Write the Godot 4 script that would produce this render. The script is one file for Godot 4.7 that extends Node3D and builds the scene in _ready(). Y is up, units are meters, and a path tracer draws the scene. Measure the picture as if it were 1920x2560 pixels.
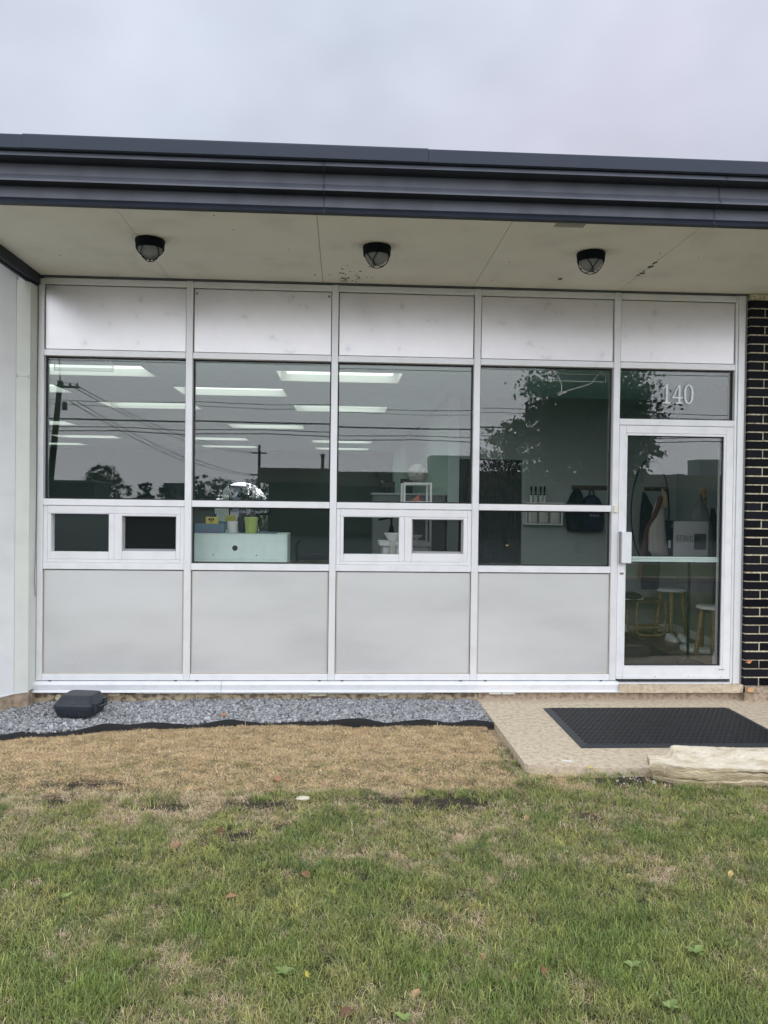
extends Node3D
# A shop front photographed across its lawn. x runs along the facade, y is up, the facade's face is z = 0 and the camera stands on the +z side.

var used := {}
var rng := RandomNumberGenerator.new()
var M := {}


class Geo:
	# Collects triangles; mesh() commits them as one ArrayMesh.
	var v := PackedVector3Array()
	var c := PackedColorArray()
	var col := Color(1, 1, 1)
	var tinted := false

	func tri(a: Vector3, b: Vector3, d: Vector3) -> void:
		v.append(a)
		v.append(b)
		v.append(d)
		if tinted:
			c.append(col)
			c.append(col)
			c.append(col)

	func quad(a: Vector3, b: Vector3, d: Vector3, e: Vector3) -> void:
		tri(a, b, d)
		tri(a, d, e)

	func box(lo: Vector3, hi: Vector3, bev := 0.0, t := Transform3D()) -> void:
		var m := (lo + hi) / 2.0
		var h := (hi - lo).abs() / 2.0
		bev = minf(bev, minf(h.x, minf(h.y, h.z)) * 0.9)
		if bev <= 0.0:
			var p := []
			for k in 8:
				p.append(t * (m + Vector3(h.x if k & 1 else -h.x, h.y if k & 2 else -h.y, h.z if k & 4 else -h.z)))
			for f in [[0, 2, 3, 1], [4, 5, 7, 6], [0, 4, 6, 2], [1, 3, 7, 5], [0, 1, 5, 4], [2, 6, 7, 3]]:
				quad(p[f[0]], p[f[1]], p[f[2]], p[f[3]])
			return
		# chamfered: each corner gives three points, one on each of its faces
		var P := []
		for k in 8:
			var s := Vector3(1 if k & 1 else -1, 1 if k & 2 else -1, 1 if k & 4 else -1)
			var three := []
			for ax in 3:
				var q := h - Vector3(bev, bev, bev)
				q[ax] = h[ax]
				three.append(t * (m + q * s))
			P.append(three)
		for ax in 3:
			var u := (ax + 1) % 3
			var w := (ax + 2) % 3
			for side in 2:
				var ids := []
				for uv in [[0, 0], [1, 0], [1, 1], [0, 1]]:
					ids.append((side << ax) | (uv[0] << u) | (uv[1] << w))
				if side == 0:
					quad(P[ids[0]][ax], P[ids[1]][ax], P[ids[2]][ax], P[ids[3]][ax])
				else:
					quad(P[ids[3]][ax], P[ids[2]][ax], P[ids[1]][ax], P[ids[0]][ax])
			for a in 2:
				for b in 2:
					var i0 := (a << u) | (b << w)
					var i1 := i0 | (1 << ax)
					if (a ^ b) == 0:
						quad(P[i0][u], P[i1][u], P[i1][w], P[i0][w])
					else:
						quad(P[i0][w], P[i1][w], P[i1][u], P[i0][u])
		for k in 8:
			var odd := (int(k & 1 != 0) + int(k & 2 != 0) + int(k & 4 != 0)) % 2
			if odd == 1:
				tri(P[k][0], P[k][2], P[k][1])
			else:
				tri(P[k][0], P[k][1], P[k][2])

	func ring(t: Transform3D, r: float, n: int, r2 := -1.0) -> PackedVector3Array:
		var out := PackedVector3Array()
		for k in n:
			var a := TAU * k / n
			out.append(t * Vector3(cos(a) * r, 0, sin(a) * (r if r2 < 0 else r2)))
		return out

	func bridge(a: PackedVector3Array, b: PackedVector3Array) -> void:
		var n := a.size()
		for k in n:
			var j := (k + 1) % n
			quad(a[k], a[j], b[j], b[k])

	func cap(a: PackedVector3Array, flip := false) -> void:
		var m := Vector3.ZERO
		for p in a:
			m += p
		m /= a.size()
		for k in a.size():
			if flip:
				tri(m, a[(k + 1) % a.size()], a[k])
			else:
				tri(m, a[k], a[(k + 1) % a.size()])

	func lathe(at: Transform3D, prof: Array, n := 24) -> void:
		var last := PackedVector3Array()
		for k in prof.size():
			var now := ring(at * Transform3D(Basis(), Vector3(0, prof[k][1], 0)), prof[k][0], n)
			if k:
				bridge(last, now)
			else:
				cap(now, true)
			last = now
		cap(last)

	func tube(pts: Array, r: float, n := 8, r_end := -1.0) -> void:
		var last := PackedVector3Array()
		var side := Vector3.ZERO
		for k in pts.size():
			var d: Vector3 = (pts[mini(k + 1, pts.size() - 1)] - pts[maxi(k - 1, 0)]).normalized()
			if k == 0:
				side = d.cross(Vector3.UP if absf(d.y) < 0.9 else Vector3.RIGHT).normalized()
			side = (side - d * side.dot(d)).normalized()
			var up := d.cross(side)
			var rr := r if r_end < 0 else lerpf(r, r_end, float(k) / (pts.size() - 1))
			var now := PackedVector3Array()
			for j in n:
				var a := TAU * j / n
				now.append(pts[k] + (side * cos(a) + up * sin(a)) * rr)
			if k:
				bridge(last, now)
			else:
				cap(now, true)
			last = now
		cap(last)

	func prism(poly: PackedVector2Array, t: Transform3D, depth: float) -> void:
		# polygon in the plane z = 0 of t, pulled to z = -depth
		var idx := Geometry2D.triangulate_polygon(poly)
		for k in range(0, idx.size(), 3):
			var a := Vector3(poly[idx[k]].x, poly[idx[k]].y, 0)
			var b := Vector3(poly[idx[k + 1]].x, poly[idx[k + 1]].y, 0)
			var d := Vector3(poly[idx[k + 2]].x, poly[idx[k + 2]].y, 0)
			var off := Vector3(0, 0, -depth)
			tri(t * a, t * b, t * d)
			tri(t * (a + off), t * (d + off), t * (b + off))
		for k in poly.size():
			var a := Vector3(poly[k].x, poly[k].y, 0)
			var b := Vector3(poly[(k + 1) % poly.size()].x, poly[(k + 1) % poly.size()].y, 0)
			quad(t * a, t * (a - Vector3(0, 0, depth)), t * (b - Vector3(0, 0, depth)), t * b)

	func loft(rows: Array, power := 2.0, n := 24, wrinkle := 0.0, folds := 7.0, t := Transform3D()) -> void:
		# rows of [y, x of the middle, z of the middle, half width, half depth]
		var last := PackedVector3Array()
		for k in rows.size():
			var w: Array = rows[k]
			var now := PackedVector3Array()
			for j in n:
				var a := TAU * j / n
				var cx := cos(a)
				var cz := sin(a)
				var e := 2.0 / power
				var f := 1.0 + wrinkle * sin(a * folds + w[0] * 9.0) + wrinkle * 0.6 * sin(a * (folds * 2.0 + 1.0) - w[0] * 14.0)
				now.append(t * Vector3(w[1] + signf(cx) * pow(absf(cx), e) * w[3] * f, w[0], w[2] + signf(cz) * pow(absf(cz), e) * w[4] * f))
			if k:
				bridge(last, now)
			else:
				cap(now, true)
			last = now
		cap(last)

	func mesh(smooth := false) -> ArrayMesh:
		var m := ArrayMesh.new()
		if smooth:
			var st := SurfaceTool.new()
			st.begin(Mesh.PRIMITIVE_TRIANGLES)
			st.set_smooth_group(0)
			for k in v.size():
				if tinted:
					st.set_color(c[k])
				st.add_vertex(v[k])
			st.index()
			st.generate_normals()
			st.commit(m)
			return m
		var a := []
		a.resize(Mesh.ARRAY_MAX)
		a[Mesh.ARRAY_VERTEX] = v
		if tinted:
			a[Mesh.ARRAY_COLOR] = c
		m.add_surface_from_arrays(Mesh.PRIMITIVE_TRIANGLES, a)
		return m


func numbered(called: String, parent: Node) -> String:
	var key := "%d/%s" % [parent.get_instance_id(), called]
	if not used.has(key):
		used[key] = 0
		return called
	used[key] += 1
	return "%s_%03d" % [called, used[key]]


func put(called: String, mesh: Mesh, mat: Material, parent: Node3D = self, at := Transform3D()) -> MeshInstance3D:
	var o := MeshInstance3D.new()
	o.name = numbered(called, parent)
	o.mesh = mesh
	o.material_override = mat
	o.transform = at
	parent.add_child(o, true)
	return o


func tag(o: Node3D, label: String, category: String, group := "") -> Node3D:
	o.set_meta("label", label)
	o.set_meta("category", category)
	if group:
		o.set_meta("group", group)
	return o


func thing(called: String, label: String, category: String, at := Vector3.ZERO, turn := 0.0, group := "") -> Node3D:
	var o := Node3D.new()
	o.name = numbered(called, self)
	o.position = at
	o.rotation.y = turn
	add_child(o, true)
	tag(o, label, category, group)
	return o


func structure(called: String, mesh: Mesh, mat: Material) -> MeshInstance3D:
	var o := put(called, mesh, mat)
	o.set_meta("kind", "structure")
	return o


func bx(x0: float, y0: float, z0: float, x1: float, y1: float, z1: float, bev := 0.0) -> ArrayMesh:
	var g := Geo.new()
	g.box(Vector3(x0, y0, z0), Vector3(x1, y1, z1), bev)
	return g.mesh()


func lin(r: float, g: float, b: float) -> Color:
	return Color(r, g, b).linear_to_srgb()


func mat(c: Color, rough := 0.7, metal := 0.0) -> StandardMaterial3D:
	var m := StandardMaterial3D.new()
	m.albedo_color = c
	m.roughness = rough
	m.metallic = metal
	return m


func noise(seed_: int, freq: float, octaves := 4) -> FastNoiseLite:
	var n := FastNoiseLite.new()
	n.seed = seed_
	n.noise_type = FastNoiseLite.TYPE_SIMPLEX_SMOOTH
	n.frequency = freq
	n.fractal_octaves = octaves
	return n


func ntex(seed_: int, freq: float, stops: Array, octaves := 4, size := 512, normal := false) -> NoiseTexture2D:
	var t := NoiseTexture2D.new()
	t.width = size
	t.height = size
	t.seamless = true
	t.noise = noise(seed_, freq, octaves)
	if normal:
		t.as_normal_map = true
		t.bump_strength = 6.0
	elif stops.size():
		var g := Gradient.new()
		var offs := PackedFloat32Array()
		var cols := PackedColorArray()
		for s in stops:
			offs.append(s[0])
			cols.append(s[1] if s[1] is Color else Color(s[1], s[1], s[1]))
		g.offsets = offs
		g.colors = cols
		t.color_ramp = g
	return t


func worn(m: StandardMaterial3D, tex: Texture2D, metres: float, bump: Texture2D = null, cm := 0.0, rough: Texture2D = null) -> StandardMaterial3D:
	m.uv1_triplanar = true
	m.uv1_world_triplanar = true
	m.uv1_scale = Vector3.ONE / metres
	if tex:
		m.albedo_texture = tex
	if bump:
		m.heightmap_enabled = true
		m.heightmap_texture = bump
		m.heightmap_scale = cm
	if rough:
		m.roughness_texture = rough
	return m


func streaks(seed_: int, along_y: bool, low: float) -> ImageTexture:
	# brushed and rain-streaked sheet metal: long thin lines plus soft blotches, as a grey multiplier
	var n := noise(seed_, 1.0, 3)
	var n2 := noise(seed_ + 5, 1.0, 3)
	var im := Image.create(512, 512, false, Image.FORMAT_RGB8)
	for y in 512:
		for x in 512:
			var a := x / 512.0 * TAU
			var b := y / 512.0 * TAU
			var l := n.get_noise_3d(cos(a) * (9.0 if along_y else 0.7), sin(a) * (9.0 if along_y else 0.7), sin(b) * (0.7 if along_y else 9.0))
			var s := n2.get_noise_3d(cos(a) * 1.3, sin(a) * 1.3 + 4.0 * cos(b), 1.3 * sin(b))
			var g := clampf(1.0 - low * (0.5 + 0.7 * l + 0.9 * s), 0.0, 1.0)
			im.set_pixel(x, y, Color(g, g, g))
	return ImageTexture.create_from_image(im)


func make_materials() -> void:
	var blot := ntex(3, 0.012, [[0.0, 0.945], [0.45, 0.985], [1.0, 1.0]], 5)
	var grit := ntex(4, 0.09, [[0.0, 0.55], [0.5, 0.85], [1.0, 1.0]], 4)
	var bump := ntex(5, 0.06, [], 5)
	var bump_low := ntex(6, 0.008, [], 4)
	M.alu = worn(mat(lin(0.86, 0.865, 0.88), 0.34, 0.2), blot, 1.7)
	M.alu_door = worn(mat(lin(0.87, 0.875, 0.89), 0.36, 0.1), blot, 1.3)
	M.vinyl = worn(mat(lin(0.84, 0.84, 0.86), 0.45), blot, 2.1)
	M.alu_bright = worn(mat(lin(0.86, 0.87, 0.90), 0.32, 0.15), blot, 0.9)
	M.panel = worn(mat(lin(0.74, 0.745, 0.74), 0.36, 0.3), ntex(21, 0.005, [[0.0, 0.91], [0.5, 0.97], [1.0, 1.0]], 4), 3.1)
	M.panel.uv1_scale = Vector3(0.22, 0.6, 0.3)
	M.panel_top = worn(mat(lin(0.80, 0.78, 0.79), 0.30, 0.5), ntex(22, 0.02, [[0.0, 0.86], [0.24, 0.975], [1.0, 1.0]], 5), 2.2)
	M.sealant = mat(lin(0.64, 0.58, 0.48), 0.8)
	M.gasket = mat(lin(0.015, 0.015, 0.018), 0.6)
	M.reveal = mat(lin(0.30, 0.30, 0.31), 0.6)
	M.void = mat(lin(0.02, 0.02, 0.02), 0.9)
	var gl := StandardMaterial3D.new()
	gl.transparency = BaseMaterial3D.TRANSPARENCY_ALPHA
	gl.albedo_color = Color(0.26, 0.44, 0.43, 0.012)
	gl.roughness = 0.0
	gl.metallic_specular = 0.435
	gl.normal_enabled = true
	gl.normal_texture = ntex(8, 0.006, [], 2, 512, true)
	gl.normal_scale = 0.0013
	gl.uv1_triplanar = true
	gl.uv1_world_triplanar = true
	gl.uv1_scale = Vector3.ONE / 1.1
	M.glass = gl
	var sc := mat(Color(0.045, 0.06, 0.075, 0.45), 0.9)
	sc.transparency = BaseMaterial3D.TRANSPARENCY_ALPHA
	M.screen = sc
	M.soffit = worn(mat(lin(0.86, 0.84, 0.755), 0.9), ntex(9, 0.01, [[0.0, 0.93], [0.35, 0.975], [1.0, 1.0]], 5), 2.9, bump, 0.02)
	M.fascia = worn(mat(lin(0.128, 0.138, 0.168), 0.5, 0.1), ntex(10, 0.010, [[0.0, 0.84], [0.5, 0.94], [1.0, 1.0]], 5), 1.9)
	M.cap = worn(mat(lin(0.014, 0.024, 0.045), 0.6, 0.0), blot, 1.5)
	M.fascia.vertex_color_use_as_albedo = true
	M.fascia_dark = mat(lin(0.02, 0.023, 0.032), 0.7)
	M.joint = worn(mat(lin(0.085, 0.098, 0.13), 0.45, 0.2), grit, 0.3)
	M.white_wall = worn(mat(lin(0.86, 0.87, 0.88), 0.4), blot, 2.4)
	M.cream_wall = worn(mat(lin(0.72, 0.74, 0.69), 0.5), blot, 1.4)
	for k in 4:
		var br := worn(mat(lin(0.005 + 0.005 * k, 0.006 + 0.005 * k, 0.010 + 0.006 * k), 0.40 + 0.05 * k), grit, 0.35, bump, 0.06)
		br.metallic_specular = 0.22
		M["brick%d" % k] = br
	M.mortar = worn(mat(lin(0.84, 0.785, 0.60), 0.95), ntex(33, 0.03, [[0.0, Color(0.55, 0.52, 0.48)], [0.4, Color(0.86, 0.84, 0.8)], [1.0, Color(1, 1, 1)]], 5), 0.7, bump, 0.25)
	M.concrete = worn(mat(lin(0.67, 0.58, 0.455), 0.95), ntex(11, 0.11, [[0.0, Color(0.66, 0.63, 0.59)], [0.36, Color(0.88, 0.86, 0.83)], [0.58, Color(0.95, 0.94, 0.92)], [1.0, Color(1, 1, 1)]], 7, 1024), 1.9, ntex(12, 0.2, [], 3), 0.03)
	M.concrete.albedo_texture.noise.fractal_gain = 0.78
	M.concrete.albedo_texture.noise.frequency = 0.03
	M.concrete_rough = worn(mat(lin(0.60, 0.53, 0.43), 0.95), ntex(13, 0.02, [[0.0, Color(0.36, 0.34, 0.32)], [0.36, Color(0.6, 0.57, 0.53)], [0.5, Color(0.86, 0.82, 0.75)], [0.75, Color(0.95, 0.92, 0.85)], [1.0, Color(1, 0.98, 0.93)]], 6), 0.9, bump, 0.35)
	M.concrete_old = worn(mat(lin(0.52, 0.44, 0.36), 0.95), ntex(14, 0.03, [[0.0, Color(0.62, 0.58, 0.54)], [0.45, Color(0.86, 0.83, 0.79)], [1.0, Color(1, 0.97, 0.93)]], 6), 0.9, bump, 0.3)
	M.rubber = worn(mat(lin(0.034, 0.035, 0.037), 0.6), grit, 0.4)
	M.rubber_light = worn(mat(lin(0.05, 0.055, 0.065), 0.6), grit, 0.4)
	M.plastic = worn(mat(lin(0.030, 0.037, 0.050), 0.5), ntex(15, 0.02, [[0.0, 0.7], [0.6, 0.95], [1.0, 1.0]], 5), 0.5, bump, 0.02)
	M.fabric = mat(lin(0.012, 0.012, 0.013), 0.9)
	M.rock = worn(mat(lin(0.70, 0.66, 0.575), 0.95), ntex(16, 0.012, [[0.0, Color(0.72, 0.68, 0.6)], [0.3, Color(0.87, 0.84, 0.78)], [0.55, Color(0.96, 0.945, 0.915)], [1.0, Color(1, 1, 1)]], 6), 1.0, bump, 0.10)
	M.rock.vertex_color_use_as_albedo = true
	M.rock.uv1_scale = Vector3(0.7, 3.2, 1.6)
	M.black_metal = mat(lin(0.004, 0.006, 0.010), 0.6)
	M.black_metal.metallic_specular = 0.25
	var fg := mat(lin(0.22, 0.225, 0.215), 0.3)
	M.frosted = fg
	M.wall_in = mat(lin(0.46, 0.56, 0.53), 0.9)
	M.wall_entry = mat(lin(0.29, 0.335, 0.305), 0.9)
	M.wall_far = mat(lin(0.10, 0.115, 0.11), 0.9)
	M.ceiling_in = worn(mat(lin(0.52, 0.82, 0.77), 0.95), blot, 1.2)
	M.floor_in = worn(mat(lin(0.24, 0.17, 0.12), 0.45), streaks(23, false, 0.5), 1.2)
	M.carpet = worn(mat(lin(0.035, 0.035, 0.035), 1.0), grit, 0.3)
	M.mint = worn(mat(lin(0.66, 0.80, 0.74), 0.5), blot, 0.8)
	M.white = mat(lin(0.78, 0.79, 0.77), 0.5)
	M.dark_door = worn(mat(lin(0.018, 0.022, 0.018), 0.5), streaks(24, true, 0.5), 0.5)
	M.brass = mat(lin(0.75, 0.55, 0.2), 0.2, 1.0)
	M.wood = worn(mat(lin(0.55, 0.38, 0.18), 0.6), streaks(25, true, 0.35), 0.4)
	M.wood_dark = worn(mat(lin(0.12, 0.075, 0.04), 0.6), streaks(26, false, 0.4), 0.5)
	M.cloth_black = mat(lin(0.01, 0.011, 0.016), 1.0)
	M.cloth_grey = mat(lin(0.16, 0.16, 0.16), 1.0)
	M.cloth_navy = mat(lin(0.012, 0.014, 0.035), 1.0)
	M.cloth_rust = mat(lin(0.13, 0.055, 0.042), 1.0)
	M.cloth_tan = mat(lin(0.5, 0.36, 0.2), 1.0)
	M.steel = mat(lin(0.55, 0.55, 0.56), 0.3, 0.9)
	M.mirror = mat(lin(0.92, 0.95, 0.93), 0.0, 1.0)
	M.asphalt = worn(mat(lin(0.085, 0.087, 0.09), 0.95), grit, 1.7)
	M.pole = worn(mat(lin(0.09, 0.07, 0.055), 0.95), streaks(27, true, 0.6), 2.0)
	M.wire = mat(lin(0.012, 0.013, 0.015), 0.7)
	M.bark = mat(lin(0.06, 0.05, 0.04), 0.95)
	var lf := mat(Color.WHITE, 0.65)
	lf.vertex_color_use_as_albedo = true
	lf.backlight_enabled = true
	lf.backlight = Color(0.35, 0.4, 0.2)
	M.leaf = lf
	var gr := mat(Color.WHITE, 0.6)
	gr.vertex_color_use_as_albedo = true
	gr.backlight_enabled = true
	gr.backlight = Color(0.4, 0.42, 0.25)
	M.grass = gr
	var st := worn(mat(Color.WHITE, 0.9), grit, 0.05)
	st.vertex_color_use_as_albedo = true
	M.stone = st


func _ready() -> void:
	rng.seed = 140
	# camera, sky, sun, exposure
	var cam := Camera3D.new()
	cam.name = "camera"
	cam.transform = Transform3D(Basis(Vector3(0.998525, 0.012373, 0.052857), Vector3(-0.011745, 0.999857, -0.012187), Vector3(-0.053000, 0.011549, 0.998528)), Vector3(0, 1.71, 6.5536))
	cam.fov = rad_to_deg(2.0 * atan(1280.0 / 1923.0))
	cam.near = 0.05
	cam.far = 600.0
	add_child(cam, true)
	cam.current = true
	var we := WorldEnvironment.new()
	we.name = "surroundings"
	var env := Environment.new()
	env.background_mode = Environment.BG_SKY
	env.tonemap_mode = Environment.TONE_MAPPER_LINEAR
	env.tonemap_exposure = 2.6
	env.sdfgi_enabled = true
	env.ssao_enabled = true
	env.ssil_enabled = true
	var sky := Sky.new()
	var pan := PanoramaSkyMaterial.new()
	pan.panorama = overcast()
	sky.sky_material = pan
	env.sky = sky
	we.environment = env
	add_child(we, true)
	var sun := DirectionalLight3D.new()
	sun.name = "sun_behind_cloud"
	sun.light_energy = 0.5
	sun.light_color = Color(0.975, 0.985, 1.0)
	sun.light_angular_distance = 125.0
	sun.shadow_enabled = true
	add_child(sun, true)
	sun.look_at_from_position(Vector3(2, 7, 13), Vector3.ZERO, Vector3.UP)
	make_materials()
	ground()
	building()
	storefront()
	glass_door()
	canopy()
	brick_wall()
	white_wall()
	outdoors()
	lawn()
	gravel()
	small_things()
	room()
	wall_lamps()


func overcast() -> ImageTexture:
	# an even cloud layer: brighter overhead than at the horizon, with soft folds
	var w := 1024
	var h := 512
	var im := Image.create(w, h, false, Image.FORMAT_RGBF)
	var n := noise(71, 1.0, 4)
	var n2 := noise(77, 1.0, 3)
	for y in h:
		var el := (0.5 - (y + 0.5) / h) * PI
		for x in w:
			if el < -0.02:
				im.set_pixel(x, y, Color(0.22, 0.215, 0.2))
				continue
			var az := (x + 0.5) / w * TAU
			var d := Vector3(cos(el) * cos(az), sin(el) * 1.7, cos(el) * sin(az))
			var f := n.get_noise_3dv(d * 1.6 + Vector3(3, 1, 2)) * 0.6 + n.get_noise_3dv(d * 4.5) * 0.4
			var t := n2.get_noise_3dv(d * 1.3)
			var l := 0.209 * (1.0 + 1.1 * sin(el)) * (1.0 + 0.26 * f)
			im.set_pixel(x, y, Color(0.80 + 0.07 * t, 0.85, 1.0 + 0.02 * t) * l)
	return ImageTexture.create_from_image(im)


func ground() -> void:
	structure("ground", bx(-260, -0.6, -60, 260, -0.10, 320), M.asphalt)
	# lawn soil: a fine grid whose colour follows the dry, bare and green patches of the grass on it
	var g := Geo.new()
	g.tinted = true
	var xs := PackedFloat32Array()
	var zs := PackedFloat32Array()
	var x := -9.0
	while x < 9.01:
		xs.append(x)
		x += 0.06 if x > -3.2 and x < 3.4 else 0.4
	var z := 0.0
	while z < 8.3:
		zs.append(z)
		z += 0.06 if z < 4.8 else 0.35
	for i in xs.size() - 1:
		for j in zs.size() - 1:
			var q := []
			for k in [[0, 0], [1, 0], [1, 1], [0, 1]]:
				q.append(Vector3(xs[i + k[0]], lawn_height(xs[i + k[0]], zs[j + k[1]]), zs[j + k[1]]))
			g.col = soil_colour(xs[i], zs[j])
			g.quad(q[0], q[1], q[2], q[3])
	var m: StandardMaterial3D = worn(mat(Color.WHITE, 1.0), ntex(31, 0.1, [[0.0, 0.35], [0.5, 0.8], [1.0, 1.0]], 5), 0.4, ntex(32, 0.12, [], 5), 0.6)
	m.vertex_color_use_as_albedo = true
	structure("lawn_soil", g.mesh(), m)
	structure("ground_under_lawn", bx(-9, -0.099, -0.02, 9, -0.03, 8.28), M.concrete_old)
	structure("path", slab_mesh(), M.concrete)
	structure("kerb", bx(-60, -0.10, 11.4, 60, 0.02, 11.55, 0.01), M.concrete)
	structure("far_verge", bx(-60, -0.10, 11.56, 60, 0.0, 15.4), mat(lin(0.10, 0.13, 0.035), 1.0))
	structure("far_kerb", bx(-60, -0.10, 15.42, 60, 0.03, 15.57, 0.01), M.concrete)


func slab_mesh() -> ArrayMesh:
	var poly := PackedVector2Array([Vector2(1.172, 0.0), Vector2(6.6, 0.0), Vector2(6.6, 1.90), Vector2(3.3, 1.80), Vector2(2.6, 1.76), Vector2(1.98, 1.735), Vector2(1.66, 1.725), Vector2(1.41, 1.69), Vector2(1.215, 1.655), Vector2(1.196, 1.63), Vector2(1.187, 0.9)])
	var g := Geo.new()
	# lying polygon: x stays, the second number is z, thickness goes down
	g.prism(poly, Transform3D(Basis(Vector3(1, 0, 0), Vector3(0, 0, 1), Vector3(0, 1, 0)), Vector3(0, 0.03, 0)), 0.15)
	return g.mesh()


var nz_a := noise(41, 0.55, 3)
var nz_b := noise(42, 2.2, 3)
var nz_c := noise(43, 7.0, 2)


func lawn_height(x: float, z: float) -> float:
	if x > 1.1 and z < 1.75:
		return -0.035
	return 0.012 * nz_a.get_noise_2d(x * 2.0, z * 2.0) + 0.006 * nz_b.get_noise_2d(x * 2, z * 2) - 0.004


func dryness(x: float, z: float) -> float:
	# 1 = straw, 0 = green
	var edge := 2.03 + 0.09 * nz_b.get_noise_2d(x * 1.2, 3.0) - 0.05 * x
	if x > 1.06 + 0.06 * nz_c.get_noise_2d(z, x):
		edge = 1.2
	var d := 0.27 + 0.55 * nz_a.get_noise_2d(x * 1.8 + 9, z * 1.8) + 0.7 * nz_b.get_noise_2d(x, z) + 0.35 * nz_c.get_noise_2d(x * 0.9 + 4.0, z * 0.9) + 0.55 * nz_c.get_noise_2d(x * 2.1 - 7.0, z * 2.1)
	d -= 0.16 * smoothstep(2.4, 3.4, z)
	if x < -0.7:
		d += 0.38 * (1.0 - smoothstep(2.0, 2.95, z))
	d += 0.12 * (1.0 - smoothstep(0.0, 0.3, absf(z - 2.35)))
	if x > -0.5:
		d -= 0.28 * (1.0 - smoothstep(0.0, 0.16, absf(z - 2.12)))
	if x > 1.5 and z < 2.5:
		d += 0.25 * (1.0 - smoothstep(0.0, 0.3, absf(z - 2.1)))
	var dry := 0.97 + 0.25 * nz_b.get_noise_2d(x * 1.5, z * 2.5)
	if z > 1.45:
		dry -= 0.33 * maxf(0.0, nz_c.get_noise_2d(x * 0.8, z * 0.8)) + 0.16
	return clampf(lerpf(dry, d, smoothstep(edge - 0.025, edge + 0.025, z)), 0.0, 1.0)


func bareness(x: float, z: float) -> float:
	var b := 0.0
	for s in [[-1.55, 1.87, 0.28, 0.06], [-1.62, 2.12, 0.16, 0.06], [-0.48, 2.2, 0.24, 0.055], [0.62, 2.19, 0.36, 0.10], [0.3, 2.16, 0.3, 0.05], [-0.95, 2.22, 0.2, 0.05], [1.80, 1.86, 0.26, 0.13], [1.35, 2.42, 0.08, 0.1], [-0.55, 2.62, 0.12, 0.06], [0.1, 3.05, 0.08, 0.05], [-0.3, 2.5, 0.08, 0.05]]:
		var q := Vector2((x - s[0]) / (s[2] * 1.15), (z - s[1]) / (s[3] * 1.5)).length()
		b = maxf(b, 1.25 - q + 0.5 * nz_c.get_noise_2d(x * 2.0, z * 2.0))
	return clampf(b, 0.0, 1.0)


func soil_colour(x: float, z: float) -> Color:
	var d := dryness(x, z)
	var c := Color(0.07, 0.068, 0.03).lerp(Color(0.42, 0.30, 0.17), d)
	c = c.lerp(Color(0.075, 0.052, 0.036), clampf(bareness(x, z) * 1.3, 0, 1))
	var f := 0.9 + 0.25 * nz_c.get_noise_2d(x * 3.0, z * 3.0)
	return Color(c.r * f, c.g * f, c.b * f)


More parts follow.
